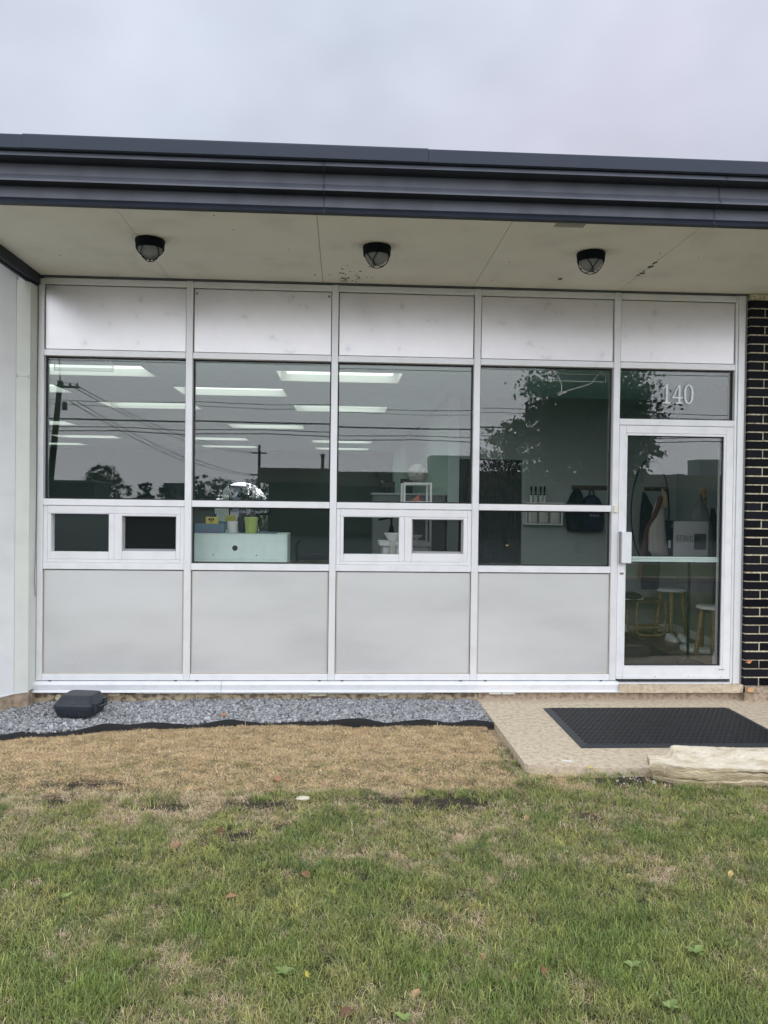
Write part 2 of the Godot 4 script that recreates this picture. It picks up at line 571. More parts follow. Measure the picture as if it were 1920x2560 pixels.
func building() -> void:
	var b := thing("shop_building", "low flat-roofed commercial building behind the aluminium shop front", "building", Vector3.ZERO)
	put("roof", bx(-8.2, 3.62, -13.2, 6.4, 3.9, 0.0), M.fascia_dark, b)
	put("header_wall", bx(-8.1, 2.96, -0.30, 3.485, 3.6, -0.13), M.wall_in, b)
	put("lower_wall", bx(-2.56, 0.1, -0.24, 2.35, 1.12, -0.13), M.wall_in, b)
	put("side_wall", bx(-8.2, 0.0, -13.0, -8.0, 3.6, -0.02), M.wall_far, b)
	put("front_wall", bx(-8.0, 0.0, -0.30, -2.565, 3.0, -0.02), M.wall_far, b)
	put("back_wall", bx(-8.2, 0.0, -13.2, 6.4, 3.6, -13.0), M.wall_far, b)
	put("floor", bx(-8.0, 0.0, -13.0, 4.05, 0.188, -0.125), M.floor_in, b)
	put("ceiling", ceiling_mesh(), M.ceiling_in, b)
	put("partition_wall", bx(1.245, 0.188, -13.0, 1.385, 3.0, -2.62), M.wall_in, b)
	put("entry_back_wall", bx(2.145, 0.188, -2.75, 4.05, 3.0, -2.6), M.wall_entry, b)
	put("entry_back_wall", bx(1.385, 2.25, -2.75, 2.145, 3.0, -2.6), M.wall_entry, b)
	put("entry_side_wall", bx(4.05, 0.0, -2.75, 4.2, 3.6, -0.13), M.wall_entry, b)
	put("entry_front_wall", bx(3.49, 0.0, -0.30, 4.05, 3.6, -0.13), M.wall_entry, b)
	var dd := put("door", bx(1.39, 0.19, -2.72, 2.14, 2.245, -2.63, 0.004), M.dark_door, b)
	var kn := Geo.new()
	kn.lathe(Transform3D(Basis(Vector3.RIGHT, PI / 2), Vector3(1.975, 1.215, -2.63)), [[0.03, 0.0], [0.03, 0.006], [0.011, 0.01], [0.011, 0.03], [0.024, 0.036], [0.03, 0.05], [0.024, 0.064], [0.0, 0.068]], 18)
	put("handle", kn.mesh(true), M.brass, dd)
	var rl := Geo.new()
	for k in 24:
		rl.box(Vector3(1.42 + k * 0.03, 0.25, -2.632), Vector3(1.432 + k * 0.03, 2.2, -2.622))
	put("reeded_panel", rl.mesh(), M.dark_door, dd)
	put("skirting", bx(2.15, 0.19, -2.6, 4.04, 0.28, -2.585), M.white, b)
	put("skirting", bx(4.03, 0.19, -2.58, 4.048, 0.28, -0.15), M.white, b)
	var fw := Geo.new()
	rough_strip(fw, -2.56, 1.20, -0.10, 0.106, -0.005, 0.010, 5)
	put("foundation_wall", fw.mesh(true), M.concrete_rough, b)
	var fw2 := Geo.new()
	rough_strip(fw2, 1.18, 3.55, 0.0, 0.10, 0.012, 0.012, 6)
	put("foundation_wall", fw2.mesh(true), M.concrete_old, b)
	var step := Geo.new()
	rough_strip(step, 2.395, 3.492, 0.099, 0.168, 0.055, 0.006, 7)
	step.quad(Vector3(2.395, 0.168, 0.055), Vector3(3.492, 0.168, 0.055), Vector3(3.492, 0.168, -0.12), Vector3(2.395, 0.168, -0.12))
	put("door_step", step.mesh(true), M.concrete, b)
	var ledge := Geo.new()
	rough_strip(ledge, 3.50, 6.6, 0.10, 0.154, 0.075, 0.004, 8)
	ledge.quad(Vector3(3.50, 0.154, 0.075), Vector3(6.6, 0.154, 0.075), Vector3(6.6, 0.154, -0.05), Vector3(3.50, 0.154, -0.05))
	rough_strip(ledge, 3.49, 6.6, 0.0, 0.101, 0.085, 0.016, 9)
	put("brick_ledge", ledge.mesh(true), M.concrete_old, b)
	for k in 4:
		put("plaster_scab", blob(Vector3([-2.36, -1.9, 0.35, -0.2][k], [0.05, 0.075, 0.075, 0.07][k], 0.008), Vector3([0.03, 0.05, 0.07, 0.09][k], [0.03, 0.018, 0.014, 0.012][k], 0.006), 90 + k, 0.35), M.mortar, b)


func ceiling_mesh() -> ArrayMesh:
	# the ceiling with an opening for each recessed light fitting
	var holes := []
	for t in troffer_places():
		holes.append([t[0], t[1] - 0.62, t[0] + 1.24, t[1]])
	var xs := [-8.0, 4.05]
	var zs := [-13.0, -0.125]
	for h in holes:
		xs.append_array([h[0], h[2]])
		zs.append_array([h[1], h[3]])
	xs.sort()
	zs.sort()
	var g := Geo.new()
	for i in xs.size() - 1:
		for j in zs.size() - 1:
			if xs[i + 1] - xs[i] < 0.0005 or zs[j + 1] - zs[j] < 0.0005:
				continue
			var mx: float = (xs[i] + xs[i + 1]) / 2
			var mz: float = (zs[j] + zs[j + 1]) / 2
			var open := false
			for h in holes:
				if mx > h[0] and mx < h[2] and mz > h[1] and mz < h[3]:
					open = true
			if not open:
				g.quad(Vector3(xs[i], 3.0, zs[j]), Vector3(xs[i + 1], 3.0, zs[j]), Vector3(xs[i + 1], 3.0, zs[j + 1]), Vector3(xs[i], 3.0, zs[j + 1]))
	return g.mesh()


func troffer_places() -> Array:
	return [[-0.67, -1.06], [-1.94, -2.28], [-0.67, -3.74], [-1.94, -6.42], [-3.24, -9.22], [-3.30, -11.45], [-0.66, -9.48], [-0.66, -11.6], [-3.20, -0.96], [-3.24, -3.76], [-4.52, -2.30], [-5.86, -6.44], [-5.88, -9.2], [-7.3, -11.4]]


func rough_strip(g: Geo, x0: float, x1: float, y0: float, y1: float, z: float, amp: float, seed_: int) -> void:
	# a weathered upright face: a grid pushed in and out by noise
	var n := noise(seed_, 9.0, 4)
	var nx := int((x1 - x0) / 0.018)
	var ny := maxi(3, int((y1 - y0) / 0.018))
	for i in nx:
		for j in ny:
			var q := []
			for k in [[0, 0], [1, 0], [1, 1], [0, 1]]:
				var px := lerpf(x0, x1, float(i + k[0]) / nx)
				var py := lerpf(y0, y1, float(j + k[1]) / ny)
				q.append(Vector3(px, py, z + amp * n.get_noise_2d(px, py * 1.6) * 1.6))
			g.quad(q[0], q[3], q[2], q[1])


func blob(at: Vector3, size: Vector3, seed_: int, rough: float, n := 14) -> ArrayMesh:
	# an irregular lump
	var nz := noise(seed_, 0.9, 3)
	var g := Geo.new()
	var last := []
	for i in n / 2 + 1:
		var now := []
		for j in n:
			var th := PI * i / (n / 2)
			var ph := TAU * j / n
			var d := Vector3(sin(th) * cos(ph), cos(th), sin(th) * sin(ph))
			now.append(at + d * size * (1.0 + rough * nz.get_noise_3dv(d * 1.3)))
		if i:
			for j in n:
				var k := (j + 1) % n
				g.quad(last[j], last[k], now[k], now[j])
		last = now
	return g.mesh(true)


func storefront() -> void:
	var s := thing("storefront", "silver aluminium shop-front framing with five bays of windows and panels", "shop front", Vector3.ZERO)
	var c := [-1.306, -0.086, 1.134, 2.354]
	var hw := 0.02835
	var edges := [-2.502, c[0] - hw, c[0] + hw, c[1] - hw, c[1] + hw, c[2] - hw, c[2] + hw, c[3] - hw, c[3] + hw, 3.404]
	for k in 4:
		put("mullion", bx(c[k] - hw, 0.193, -0.125, c[k] + hw, 3.555, 0.0, 0.003), M.alu, s)
	put("jamb", bx(-2.548, 0.193, -0.125, -2.502, 3.545, 0.0, 0.003), M.alu, s)
	put("jamb", bx(3.404, 0.17, -0.125, 3.425, 3.555, -0.004, 0.003), M.alu, s)
	put("jamb_trim", bx(3.427, 0.165, -0.125, 3.487, 3.555, 0.004, 0.004), M.alu, s)
	put("jamb_sealant", bx(3.4875, 0.165, -0.06, 3.503, 3.56, 0.0), M.reveal, s)
	put("head_trim", bx(-2.548, 3.556, -0.1, 3.487, 3.569, 0.006), M.fascia, s)
	for k in 5:
		var x0: float = edges[k * 2] + 0.0012
		var x1: float = edges[k * 2 + 1] - 0.0012
		put("transom", bx(x0, 3.5, -0.12, x1, 3.553, -0.003, 0.003), M.alu, s)
		put("transom", bx(x0, 2.906, -0.12, x1, 2.958, -0.002, 0.003), M.alu, s)
		# upper sheet-metal panel, its shadow gap behind
		put("panel", bx(x0 + 0.006, 2.964, -0.05, x1 - 0.004, 3.494, -0.022, 0.002), M.panel_top, s)
		put("panel_gasket", bx(x0, 2.959, -0.124, x1, 3.499, -0.05), M.gasket, s)
		if k < 4:
			put("transom", bx(x0, 1.659, -0.12, x1, 1.713, -0.002, 0.003), M.alu_door, s)
			put("transom", bx(x0, 1.1255, -0.12, x1, 1.181, -0.003, 0.003), M.alu_door, s)
			put("transom", bx(x0, 0.193, -0.12, x1, 0.247, -0.002, 0.003), M.alu_door, s)
			put("panel", bx(x0 + 0.012, 0.258, -0.05, x1 - 0.012, 1.117, -0.02, 0.002), M.panel, s)
			var sl := Geo.new()
			sl.box(Vector3(x0 + 0.004, 0.2505, -0.05), Vector3(x0 + 0.0115, 1.12, -0.026))
			sl.box(Vector3(x1 - 0.0115, 0.2505, -0.05), Vector3(x1 - 0.004, 1.12, -0.026))
			sl.box(Vector3(x0 + 0.0116, 0.2502, -0.05), Vector3(x1 - 0.0116, 0.2575, -0.024))
			put("panel_sealant", sl.mesh(), M.sealant, s)
			put("panel_gasket", bx(x0, 0.248, -0.124, x1, 1.125, -0.051), M.gasket, s)
			pane("window_pane", s, x0, 1.714, x1, 2.905, -0.062, k)
		if k == 1 or k == 3:
			pane("window_pane", s, x0, 1.182, x1, 1.658, -0.062, k + 10)
		elif k < 4:
			slider(s, x0, x1)
	for q in [[-2.29, 0.335, 0.10, 0.0], [-2.20, 0.332, 0.035, 0.2], [-1.72, 0.72, 0.02, 0.9], [-1.08, 0.86, 0.05, 1.4], [-1.02, 0.78, 0.04, 1.2], [-0.45, 0.52, 0.03, 0.6], [0.02, 0.42, 0.05, 1.3], [0.60, 0.66, 0.025, 0.3], [0.95, 0.9, 0.03, 0.1], [1.3, 0.5, 0.03, 1.1], [1.9, 0.95, 0.04, 0.4], [2.2, 0.6, 0.03, 1.2]]:
		put("scratch", bx(-q[2] / 2, -0.0011, -0.0005, q[2] / 2, 0.0011, 0.0006), M.white, s, Transform3D(Basis(Vector3.BACK, q[3]), Vector3(q[0], q[1], -0.02)))
	# the transom bar and fanlight over the door
	put("transom", bx(2.3835, 2.414, -0.12, 3.403, 2.468, -0.002, 0.003), M.alu_door, s)
	pane("window_pane", s, 2.3835, 2.469, 3.403, 2.905, -0.055, 21)
	var num := TextMesh.new()
	var fnt := SystemFont.new()
	fnt.font_names = PackedStringArray(["Droid Serif"])
	num.font = fnt
	num.font_size = 64
	num.pixel_size = 0.0036
	num.text = "140"
	num.depth = 0.001
	num.horizontal_alignment = HORIZONTAL_ALIGNMENT_CENTER
	var nt := put("house_number", num, mat(lin(0.74, 0.80, 0.79), 0.7), s, Transform3D(Basis.from_scale(Vector3(0.77, 1.0, 1.0)), Vector3(2.9125, 2.692, -0.0515)))
	nt.set_meta("label", "pale number 140 in serif figures on the glass above the door")
	# sill flashing: sloped top, upright face, bright drip edge, in two lengths
	for seg in [[-2.562, -1.01], [-1.007, 2.399]]:
		var f := Geo.new()
		var prof := [Vector2(-0.1, 0.192), Vector2(0.004, 0.186), Vector2(0.036, 0.172), Vector2(0.038, 0.166), Vector2(0.034, 0.118), Vector2(0.05, 0.103), Vector2(0.046, 0.099), Vector2(0.0, 0.108), Vector2(-0.1, 0.108)]
		extrude_x(f, prof, seg[0], seg[1])
		put("sill_flashing", f.mesh(), M.alu_bright, s)
	for k in 4:
		for e in 2:
			var xx: float = edges[k * 2 + e] + (0.07 if e == 0 else -0.07) + 0.01 * sin(k * 5.0 + e)
			put("weep_slot", bx(xx - 0.012, 0.1865, 0.0, xx + 0.012, 0.1925, 0.004), M.void, s)
	# white membrane under the flashing with green printed ticks
	put("membrane", bx(-1.72, 0.085, 0.012, 0.72, 0.101, 0.019), M.white, s)
	put("membrane", bx(1.27, 0.082, 0.026, 1.49, 0.101, 0.032), M.white, s)
	for k in 16:
		put("print_tick", bx(-1.67 + k * 0.155, 0.086, 0.0192, -1.662 + k * 0.155, 0.1005, 0.0202), mat(lin(0.03, 0.4, 0.32)), s)
	put("print_tick", bx(1.372, 0.0835, 0.0322, 1.384, 0.1, 0.0332), mat(lin(0.03, 0.4, 0.32)), s)
	# screw heads on the upper panels
	for p in [[-0.14, 3.46], [-1.25, 3.455]]:
		var sc := Geo.new()
		sc.lathe(Transform3D(Basis(Vector3.RIGHT, PI / 2), Vector3(p[0], p[1], -0.022)), [[0.011, 0.0], [0.011, 0.003], [0.006, 0.006]], 12)
		put("screw", sc.mesh(true), M.reveal, s)
	put("door_sensor", bx(2.335, 1.651, 0.0005, 2.372, 1.717, 0.024, 0.006), mat(lin(0.80, 0.78, 0.66), 0.5), s)


func extrude_x(g: Geo, prof: Array, x0: float, x1: float) -> void:
	# a closed section given as (z, y), run along x
	var poly := PackedVector2Array()
	for p in prof:
		poly.append(Vector2(p.x, p.y))
	# local x of the polygon is world z, local y is world y, depth runs along -x
	g.prism(poly, Transform3D(Basis(Vector3(0, 0, 1), Vector3(0, 1, 0), Vector3(1, 0, 0)), Vector3(x1, 0, 0)), x1 - x0)


func pane(called: String, parent: Node3D, x0: float, y0: float, x1: float, y1: float, z: float, k: int) -> void:
	# sealed double glazing: two sheets, and the dark spacer and glazing bead round their edge; each unit sits a little out of true
	var g := Geo.new()
	var m := Vector3((x0 + x1) / 2, (y0 + y1) / 2, z)
	var t := Transform3D(Basis.from_euler(Vector3(0.0012 * sin(k * 2.3), 0.0014 * sin(k * 3.7 + 1.0), 0)), m)
	var h := Vector3((x1 - x0) / 2 - 0.004, (y1 - y0) / 2 - 0.004, 0)
	g.box(-h + Vector3(0, 0, 0.0), h + Vector3(0, 0, 0.005), 0.0, t)
	g.box(-h + Vector3(0, 0, -0.018), h + Vector3(0, 0, -0.013), 0.0, t)
	var o := put(called, g.mesh(), M.glass, parent)
	var f := Geo.new()
	var w := 0.010
	for q in [[x0, y0, x0 + w, y1], [x1 - w, y0, x1, y1]]:
		f.box(Vector3(q[0], q[1], z - 0.024), Vector3(q[2], q[3], z + 0.010))
	for q in [[x0 + w, y0, x1 - w, y0 + w], [x0 + w, y1 - w, x1 - w, y1]]:
		f.box(Vector3(q[0], q[1], z - 0.024), Vector3(q[2], q[3], z + 0.010))
	put("glazing_bead", f.mesh(), M.gasket, o)


func frame(x0: float, y0: float, x1: float, y1: float, z0: float, z1: float, l: float, b: float, r: float, t: float, bev := 0.003) -> ArrayMesh:
	var g := Geo.new()
	g.box(Vector3(x0, y0, z0), Vector3(x0 + l, y1, z1), bev)
	g.box(Vector3(x1 - r, y0, z0), Vector3(x1, y1, z1), bev)
	g.box(Vector3(x0 + l + 0.0006, y1 - t, z0 + 0.001), Vector3(x1 - r - 0.0006, y1, z1 + 0.0012), bev)
	g.box(Vector3(x0 + l + 0.0006, y0, z0 + 0.001), Vector3(x1 - r - 0.0006, y0 + b, z1 + 0.0012), bev)
	return g.mesh()


func slider(s: Node3D, x0: float, x1: float) -> void:
	var w := put("sliding_window", frame(x0, 1.182, x1, 1.656, -0.11, -0.012, 0.034, 0.026, 0.034, 0.062), M.vinyl, s)
	var a := x0 + 0.034
	var b := x1 - 0.034
	var mid := x0 + 0.553
	put("sash", frame(a + 0.001, 1.209, mid + 0.03, 1.593, -0.10, -0.014, 0.027, 0.061, 0.046, 0.004), M.vinyl, w)
	put("sash", frame(mid + 0.031, 1.209, b - 0.001, 1.593, -0.10, -0.011, 0.062, 0.072, 0.034, 0.018), M.vinyl, w)
	var lp0 := a + 0.029
	var lp1 := mid - 0.017
	var g := Geo.new()
	g.box(Vector3(lp0, 1.271, -0.05), Vector3(lp1, 1.588, -0.045))
	g.box(Vector3(lp0, 1.271, -0.066), Vector3(lp1, 1.588, -0.061))
	put("pane", g.mesh(), M.glass, w)
	var rp0 := mid + 0.094
	var rp1 := b - 0.036
	var r := Geo.new()
	r.box(Vector3(rp0, 1.282, -0.085), Vector3(rp1, 1.574, -0.080))
	put("pane", r.mesh(), M.glass, w)
	put("insect_screen", bx(rp0 + 0.013, 1.296, -0.066, rp1 - 0.013, 1.570, -0.065), M.screen, w)
	put("screen_frame", frame(rp0, 1.2815, rp1, 1.5745, -0.072, -0.058, 0.013, 0.016, 0.013, 0.006, 0.002), M.reveal, w)
	put("track_cap", bx(a + 0.004, 1.186, -0.0115, a + 0.07, 1.203, -0.009, 0.001), M.vinyl, w)
	put("track_cap", bx(b - 0.07, 1.186, -0.0115, b - 0.004, 1.203, -0.009, 0.001), M.vinyl, w)
	put("track_shadow", bx(a + 0.003, 1.2055, -0.09, b - 0.003, 1.2085, -0.016), M.reveal, w)


func glass_door() -> void:
	var d := thing("glass_door", "silver framed glass entrance door beside the dark brick wall", "door", Vector3(2.385, 0.19, -0.02))
	var t := Transform3D(Basis(), Vector3(-2.385, -0.19, 0.02))
	put("door_frame", frame(2.386, 0.207, 3.4025, 2.411, -0.065, -0.006, 0.058, 0.096, 0.066, 0.065), M.alu_door, d, t)
	put("glass_stop", frame(2.4446, 0.3035, 3.336, 2.3455, -0.06, -0.009, 0.0145, 0.016, 0.0175, 0.0205, 0.002), M.alu_bright, d, t)
	var pg := Geo.new()
	pg.box(Vector3(2.4595, 0.32, -0.036), Vector3(3.318, 2.3245, -0.031))
	pg.box(Vector3(2.4595, 0.32, -0.054), Vector3(3.318, 2.3245, -0.049))
	put("pane", pg.mesh(), M.glass, d, t)
	put("gasket", frame(2.4592, 0.3196, 3.3184, 2.3248, -0.058, -0.026, 0.005, 0.005, 0.007, 0.007, 0.0), M.gasket, d, t)
	var h := Geo.new()
	h.box(Vector3(2.402, 1.218, -0.005), Vector3(2.486, 1.486, 0.052), 0.004)
	h.box(Vector3(2.44, 1.2185, 0.0515), Vector3(2.446, 1.4855, 0.0535), 0.0)
	put("pull_handle", h.mesh(), M.alu_bright, d, t)
	put("handle_plate", bx(2.395, 1.214, -0.0055, 2.412, 1.489, 0.03), M.reveal, d, t)
	var lk := Geo.new()
	lk.lathe(Transform3D(Basis(Vector3.RIGHT, PI / 2), Vector3(2.4235, 1.131, -0.006)), [[0.0185, 0.0], [0.0185, 0.004], [0.015, 0.007], [0.0, 0.007]], 24)
	var lo := put("lock", lk.mesh(true), M.steel, d, t)
	put("keyhole", bx(2.4215, 1.124, 0.0008, 2.4255, 1.137, 0.0016), M.void, lo)
	var pb := Geo.new()
	pb.box(Vector3(2.47, 1.222, -0.12), Vector3(3.335, 1.236, -0.075), 0.004)
	pb.box(Vector3(2.47, 1.2375, -0.12), Vector3(3.335, 1.25, -0.079), 0.003)
	pb.box(Vector3(2.47, 1.2515, -0.12), Vector3(3.335, 1.267, -0.075), 0.004)
	put("push_bar", pb.mesh(), M.mint, d, t)
	put("bottom_plate", bx(2.388, 0.2055, -0.0045, 3.401, 0.232, 0.0005, 0.002), M.alu_bright, d, t)
	var sc := Geo.new()
	for k in 4:
		sc.lathe(Transform3D(Basis(Vector3.RIGHT, PI / 2), Vector3(2.44 + k * 0.293, 0.226, 0.0)), [[0.004, 0.0], [0.004, 0.003], [0.0, 0.0035]], 8)
	put("screws", sc.mesh(), M.reveal, d, t)
	put("door_sweep", bx(2.386, 0.19, -0.05, 3.402, 0.2055, -0.012), M.gasket, d, t)
	put("closer_tab", bx(3.30, 0.285, -0.006, 3.352, 0.292, -0.0015), M.reveal, d, t)
	put("threshold", bx(2.384, 0.168, -0.12, 3.4035, 0.1765, 0.02, 0.003), M.alu_bright, d, t)


func canopy() -> void:
	var c := thing("canopy", "deep canopy with a dark ribbed metal fascia and cream soffit over the shop front", "canopy", Vector3.ZERO)
	var seams := [-2.53, -1.473, -0.194, 1.09, 2.355, 3.62, 4.88, 6.2]
	for k in 7:
		put("soffit_panel", bx(seams[k] + 0.002, 3.5705, 0.004, seams[k + 1] - 0.002, 3.588, 1.528), M.soffit, c)
	put("soffit_backing", bx(-2.54, 3.59, -0.12, 6.2, 3.62, 1.526), M.void, c)
	# grime: a burst of dark specks by the wall, a patched square, scuffs along one joint
	var g := Geo.new()
	var r := RandomNumberGenerator.new()
	r.seed = 9
	for k in 46:
		var p := Vector2(r.randfn(0.02, 0.09), r.randfn(0.22, 0.13))
		if k < 18:
			p = Vector2(r.randfn(-0.015, 0.018), r.randf_range(0.06, 0.2))
		if p.y < 0.02:
			continue
		speck(g, Vector3(p.x, 3.5695, p.y), r.randf_range(0.004, 0.012), r)
	for k in 14:
		speck(g, Vector3(2.353 + r.randfn(0, 0.008), 3.5695, r.randf_range(0.45, 0.8)), r.randf_range(0.005, 0.016), r)
	speck(g, Vector3(1.76, 3.5695, 0.30), 0.02, r)
	for k in 12:
		speck(g, Vector3(r.randf_range(-2.3, 3.4), 3.5695, r.randf_range(0.05, 1.5)), 0.006, r)
	put("dirt_specks", g.mesh(), mat(lin(0.09, 0.075, 0.05), 1.0), c).set_meta("kind", "stuff")
	put("soffit_patch", bx(1.38, 3.5685, 1.46, 1.58, 3.57, 1.525), worn(mat(lin(0.34, 0.33, 0.30), 0.9), null, 1.0), c)
	# fascia: a stepped profile in three lengths, then the cap flashing over it
	var prof := [Vector2(1.52, 3.86), Vector2(1.70, 3.86), Vector2(1.702, 3.843), Vector2(1.716, 3.809), Vector2(1.612, 3.804), Vector2(1.612, 3.737), Vector2(1.636, 3.70), Vector2(1.636, 3.689), Vector2(1.552, 3.686), Vector2(1.552, 3.616), Vector2(1.545, 3.604), Vector2(1.58, 3.571), Vector2(1.53, 3.571)]
	var joints := [-2.56, -0.147, 2.434, 5.0, 6.2]
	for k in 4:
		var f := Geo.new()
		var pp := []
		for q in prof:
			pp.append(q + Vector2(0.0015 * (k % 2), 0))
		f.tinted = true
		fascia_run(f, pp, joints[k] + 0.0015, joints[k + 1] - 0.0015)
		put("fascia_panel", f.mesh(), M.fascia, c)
		if k:
			var jn := Geo.new()
			var jp := []
			for q in prof:
				jp.append(q + Vector2(0.004 if q.x > 1.53 else 0.0, -0.001))
			extrude_x(jn, jp, joints[k] - 0.006, joints[k] + 0.006)
			put("fascia_joint", jn.mesh(), M.joint, c)
	var caps := [-2.57, -1.976, 0.507, 2.99, 5.4, 6.2]
	for k in 5:
		var f := Geo.new()
		var lift := 0.003 * (k % 2)
		extrude_x(f, [Vector2(1.50, 3.90), Vector2(1.735 + lift, 3.928 + lift), Vector2(1.738 + lift, 3.922), Vector2(1.738 + lift, 3.846), Vector2(1.726, 3.840), Vector2(1.50, 3.862)], caps[k] + 0.001, caps[k + 1] - 0.001)
		put("cap_flashing", f.mesh(), M.cap, c)
	put("canopy_roof", bx(-2.56, 3.63, 0.0, 6.2, 3.88, 1.51), M.fascia_dark, c)
	# the end of the canopy, hanging a little below the soffit
	put("end_fascia", bx(-2.575, 3.49, 0.0, -2.531, 3.86, 1.60, 0.004), M.fascia_dark, c)
	put("end_trim", bx(-2.60, 3.478, 0.02, -2.576, 3.52, 1.62, 0.003), M.cap, c)


func fascia_run(g: Geo, prof: Array, x0: float, x1: float) -> void:
	# the stepped section run along x: shade is painted dark into the undersides, brighter light into the lips
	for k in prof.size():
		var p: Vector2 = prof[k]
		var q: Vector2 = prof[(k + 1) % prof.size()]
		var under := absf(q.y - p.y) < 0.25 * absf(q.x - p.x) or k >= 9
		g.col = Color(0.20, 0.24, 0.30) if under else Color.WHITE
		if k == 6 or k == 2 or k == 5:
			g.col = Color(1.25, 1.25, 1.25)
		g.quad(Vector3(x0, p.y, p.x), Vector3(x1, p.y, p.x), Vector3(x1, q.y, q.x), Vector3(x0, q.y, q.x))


func speck(g: Geo, at: Vector3, s: float, r: RandomNumberGenerator) -> void:
	var n := 6
	var last := Vector3.ZERO
	var first := Vector3.ZERO
	for k in n + 1:
		var a := TAU * k / n
		var q := s * r.randf_range(0.6, 1.3)
		var p := at + Vector3(cos(a) * q, 0, sin(a) * q * 1.4)
		if k == n:
			p = first
		if k:
			g.tri(at, last, p)
		else:
			first = p
		last = p


func brick_wall() -> void:
	var b := thing("brick_wall", "wall of glossy black bricks with cream mortar right of the door", "brick wall", Vector3(3.505, 0.155, 0.04))
	var x_end := 1.29
	put("mortar", bx(0.006, 0.0, -0.30, x_end, 3.41, -0.007), M.mortar, b)
	put("mortar", bx(x_end + 0.001, 0.0, -0.30, 2.9, 3.41, -0.007), M.mortar, b)
	var step := 0.0764
	var hh := 0.0652
	var meshes := {}
	var r := RandomNumberGenerator.new()
	r.seed = 4
	for row in 44:
		var x := 0.0
		var k := 0
		while x < x_end - 0.05:
			var w := 0.222
			if k == 0:
				w = 0.130 if row % 2 == 0 else (0.222 if row % 4 == 1 else 0.236)
			w = minf(w, x_end - x)
			var key := "%d_%d" % [int(w * 1000), r.randi_range(0, 1)]
			if not meshes.has(key):
				var g := Geo.new()
				g.box(Vector3(0, 0, -0.095), Vector3(w, hh, 0), 0.0022)
				meshes[key] = g.mesh()
			var at := Transform3D(Basis.from_euler(Vector3(r.randfn(0, 0.004), r.randfn(0, 0.003), r.randfn(0, 0.002))), Vector3(x, row * step + 0.003 + r.randfn(0, 0.0011), r.randfn(0, 0.0014)))
			put("brick", meshes[key], M["brick%d" % r.randi_range(0, 3)], b, at)
			x += w + 0.0108
			k += 1
	# the wall goes on out of the picture: its farther bricks joined
	var far := Geo.new()
	for row in 44:
		var x := x_end + 0.0108 - (0.11 if row % 2 == 0 else 0.0)
		while x < 2.88:
			far.box(Vector3(maxf(x, x_end + 0.0108), row * step + 0.003, -0.095), Vector3(minf(x + 0.222, 2.9), row * step + 0.003 + hh, r.randfn(0, 0.0009)), 0.0022)
			x += 0.2328
	put("farther_bricks", far.mesh(), M.brick1, b).set_meta("kind", "stuff")


func white_wall() -> void:
	var w := thing("white_wall", "white metal-clad wall turning the corner left of the shop front", "wall", Vector3(-2.55, 0.13, 0.14))
	var t := Transform3D(Basis(), Vector3(2.55, -0.13, -0.14))
	# plan corners, from the shop front outwards
	var p := [Vector2(-2.549, -0.12), Vector2(-2.556, 0.14), Vector2(-2.643, 0.20), Vector2(-2.73, 0.36), Vector2(-3.06, 0.95), Vector2(-3.39, 1.54)]
	var tops := [3.47, 3.47, 4.5, 4.5, 4.5]
	var mats := [M.cream_wall, M.cream_wall, M.white_wall, M.white_wall, M.white_wall]
	var names := ["return_panel", "corner_trim", "wall_panel", "wall_panel", "wall_panel"]
	for k in 5:
		var splits := [0.135, tops[k]]
		if k == 1 or k == 0:
			splits = [0.135, 2.70 - (0.03 if k == 0 else 0.0), tops[k]]
		for j in splits.size() - 1:
			var g := Geo.new()
			wall_piece(g, p[k], p[k + 1], splits[j] + 0.001, splits[j + 1] - 0.001, 0.02, 0.0012)
			put(names[k], g.mesh(), mats[k], w, t)
	var core := Geo.new()
	var poly := PackedVector2Array([Vector2(-2.575, -0.12), Vector2(-2.582, 0.13), Vector2(-2.66, 0.19), Vector2(-2.755, 0.36), Vector2(-3.40, 1.50), Vector2(-6.0, 1.50), Vector2(-6.0, -0.12)])
	core.prism(poly, Transform3D(Basis(Vector3(1, 0, 0), Vector3(0, 0, 1), Vector3(0, 1, 0)), Vector3(0, 4.48, 0)), 4.34)
	put("wall_core", core.mesh(), M.white_wall, w, t)
	var ft := Geo.new()
	for k in 5:
		wall_piece(ft, p[k] + Vector2(-0.002, -0.004), p[k + 1] + Vector2(-0.002, -0.004), -0.1, 0.128, 0.03, -0.004)
	put("foundation", ft.mesh(), M.concrete_old, w, t)
	wall_piece(ft, p[5] + Vector2(-0.002, -0.004), Vector2(-6.0, 1.535), -0.1, 0.128, 0.03, -0.004)
	var bt := Geo.new()
	for k in range(1, 5):
		wall_piece(bt, p[k] + Vector2(0.008, 0.003), p[k + 1] + Vector2(0.008, 0.003), 0.129, 0.1345, 0.03, 0.0)
	put("base_trim", bt.mesh(), M.white_wall, w, t)
	var rv := Geo.new()
	for q in [[-2.565, 0.148], [-2.635, 0.196]]:
		for y in [2.69, 2.71]:
			rv.lathe(Transform3D(Basis(Vector3(1, 0, 1).normalized(), PI / 2), Vector3(q[0], y, q[1])), [[0.005, 0.0], [0.004, 0.004], [0.0, 0.005]], 8)
	put("rivets", rv.mesh(), M.reveal, w, t)
	var cr := Geo.new()
	cr.tube([Vector3(-2.5455, 0.9, 0.03), Vector3(-2.546, 1.05, 0.05), Vector3(-2.5455, 1.2, 0.035), Vector3(-2.5445, 1.9, 0.02), Vector3(-2.545, 2.5, 0.03), Vector3(-2.545, 3.1, 0.012), Vector3(-2.545, 3.46, 0.02)], 0.0022, 5)
	put("sealant_crack", cr.mesh(), M.void, w, t)


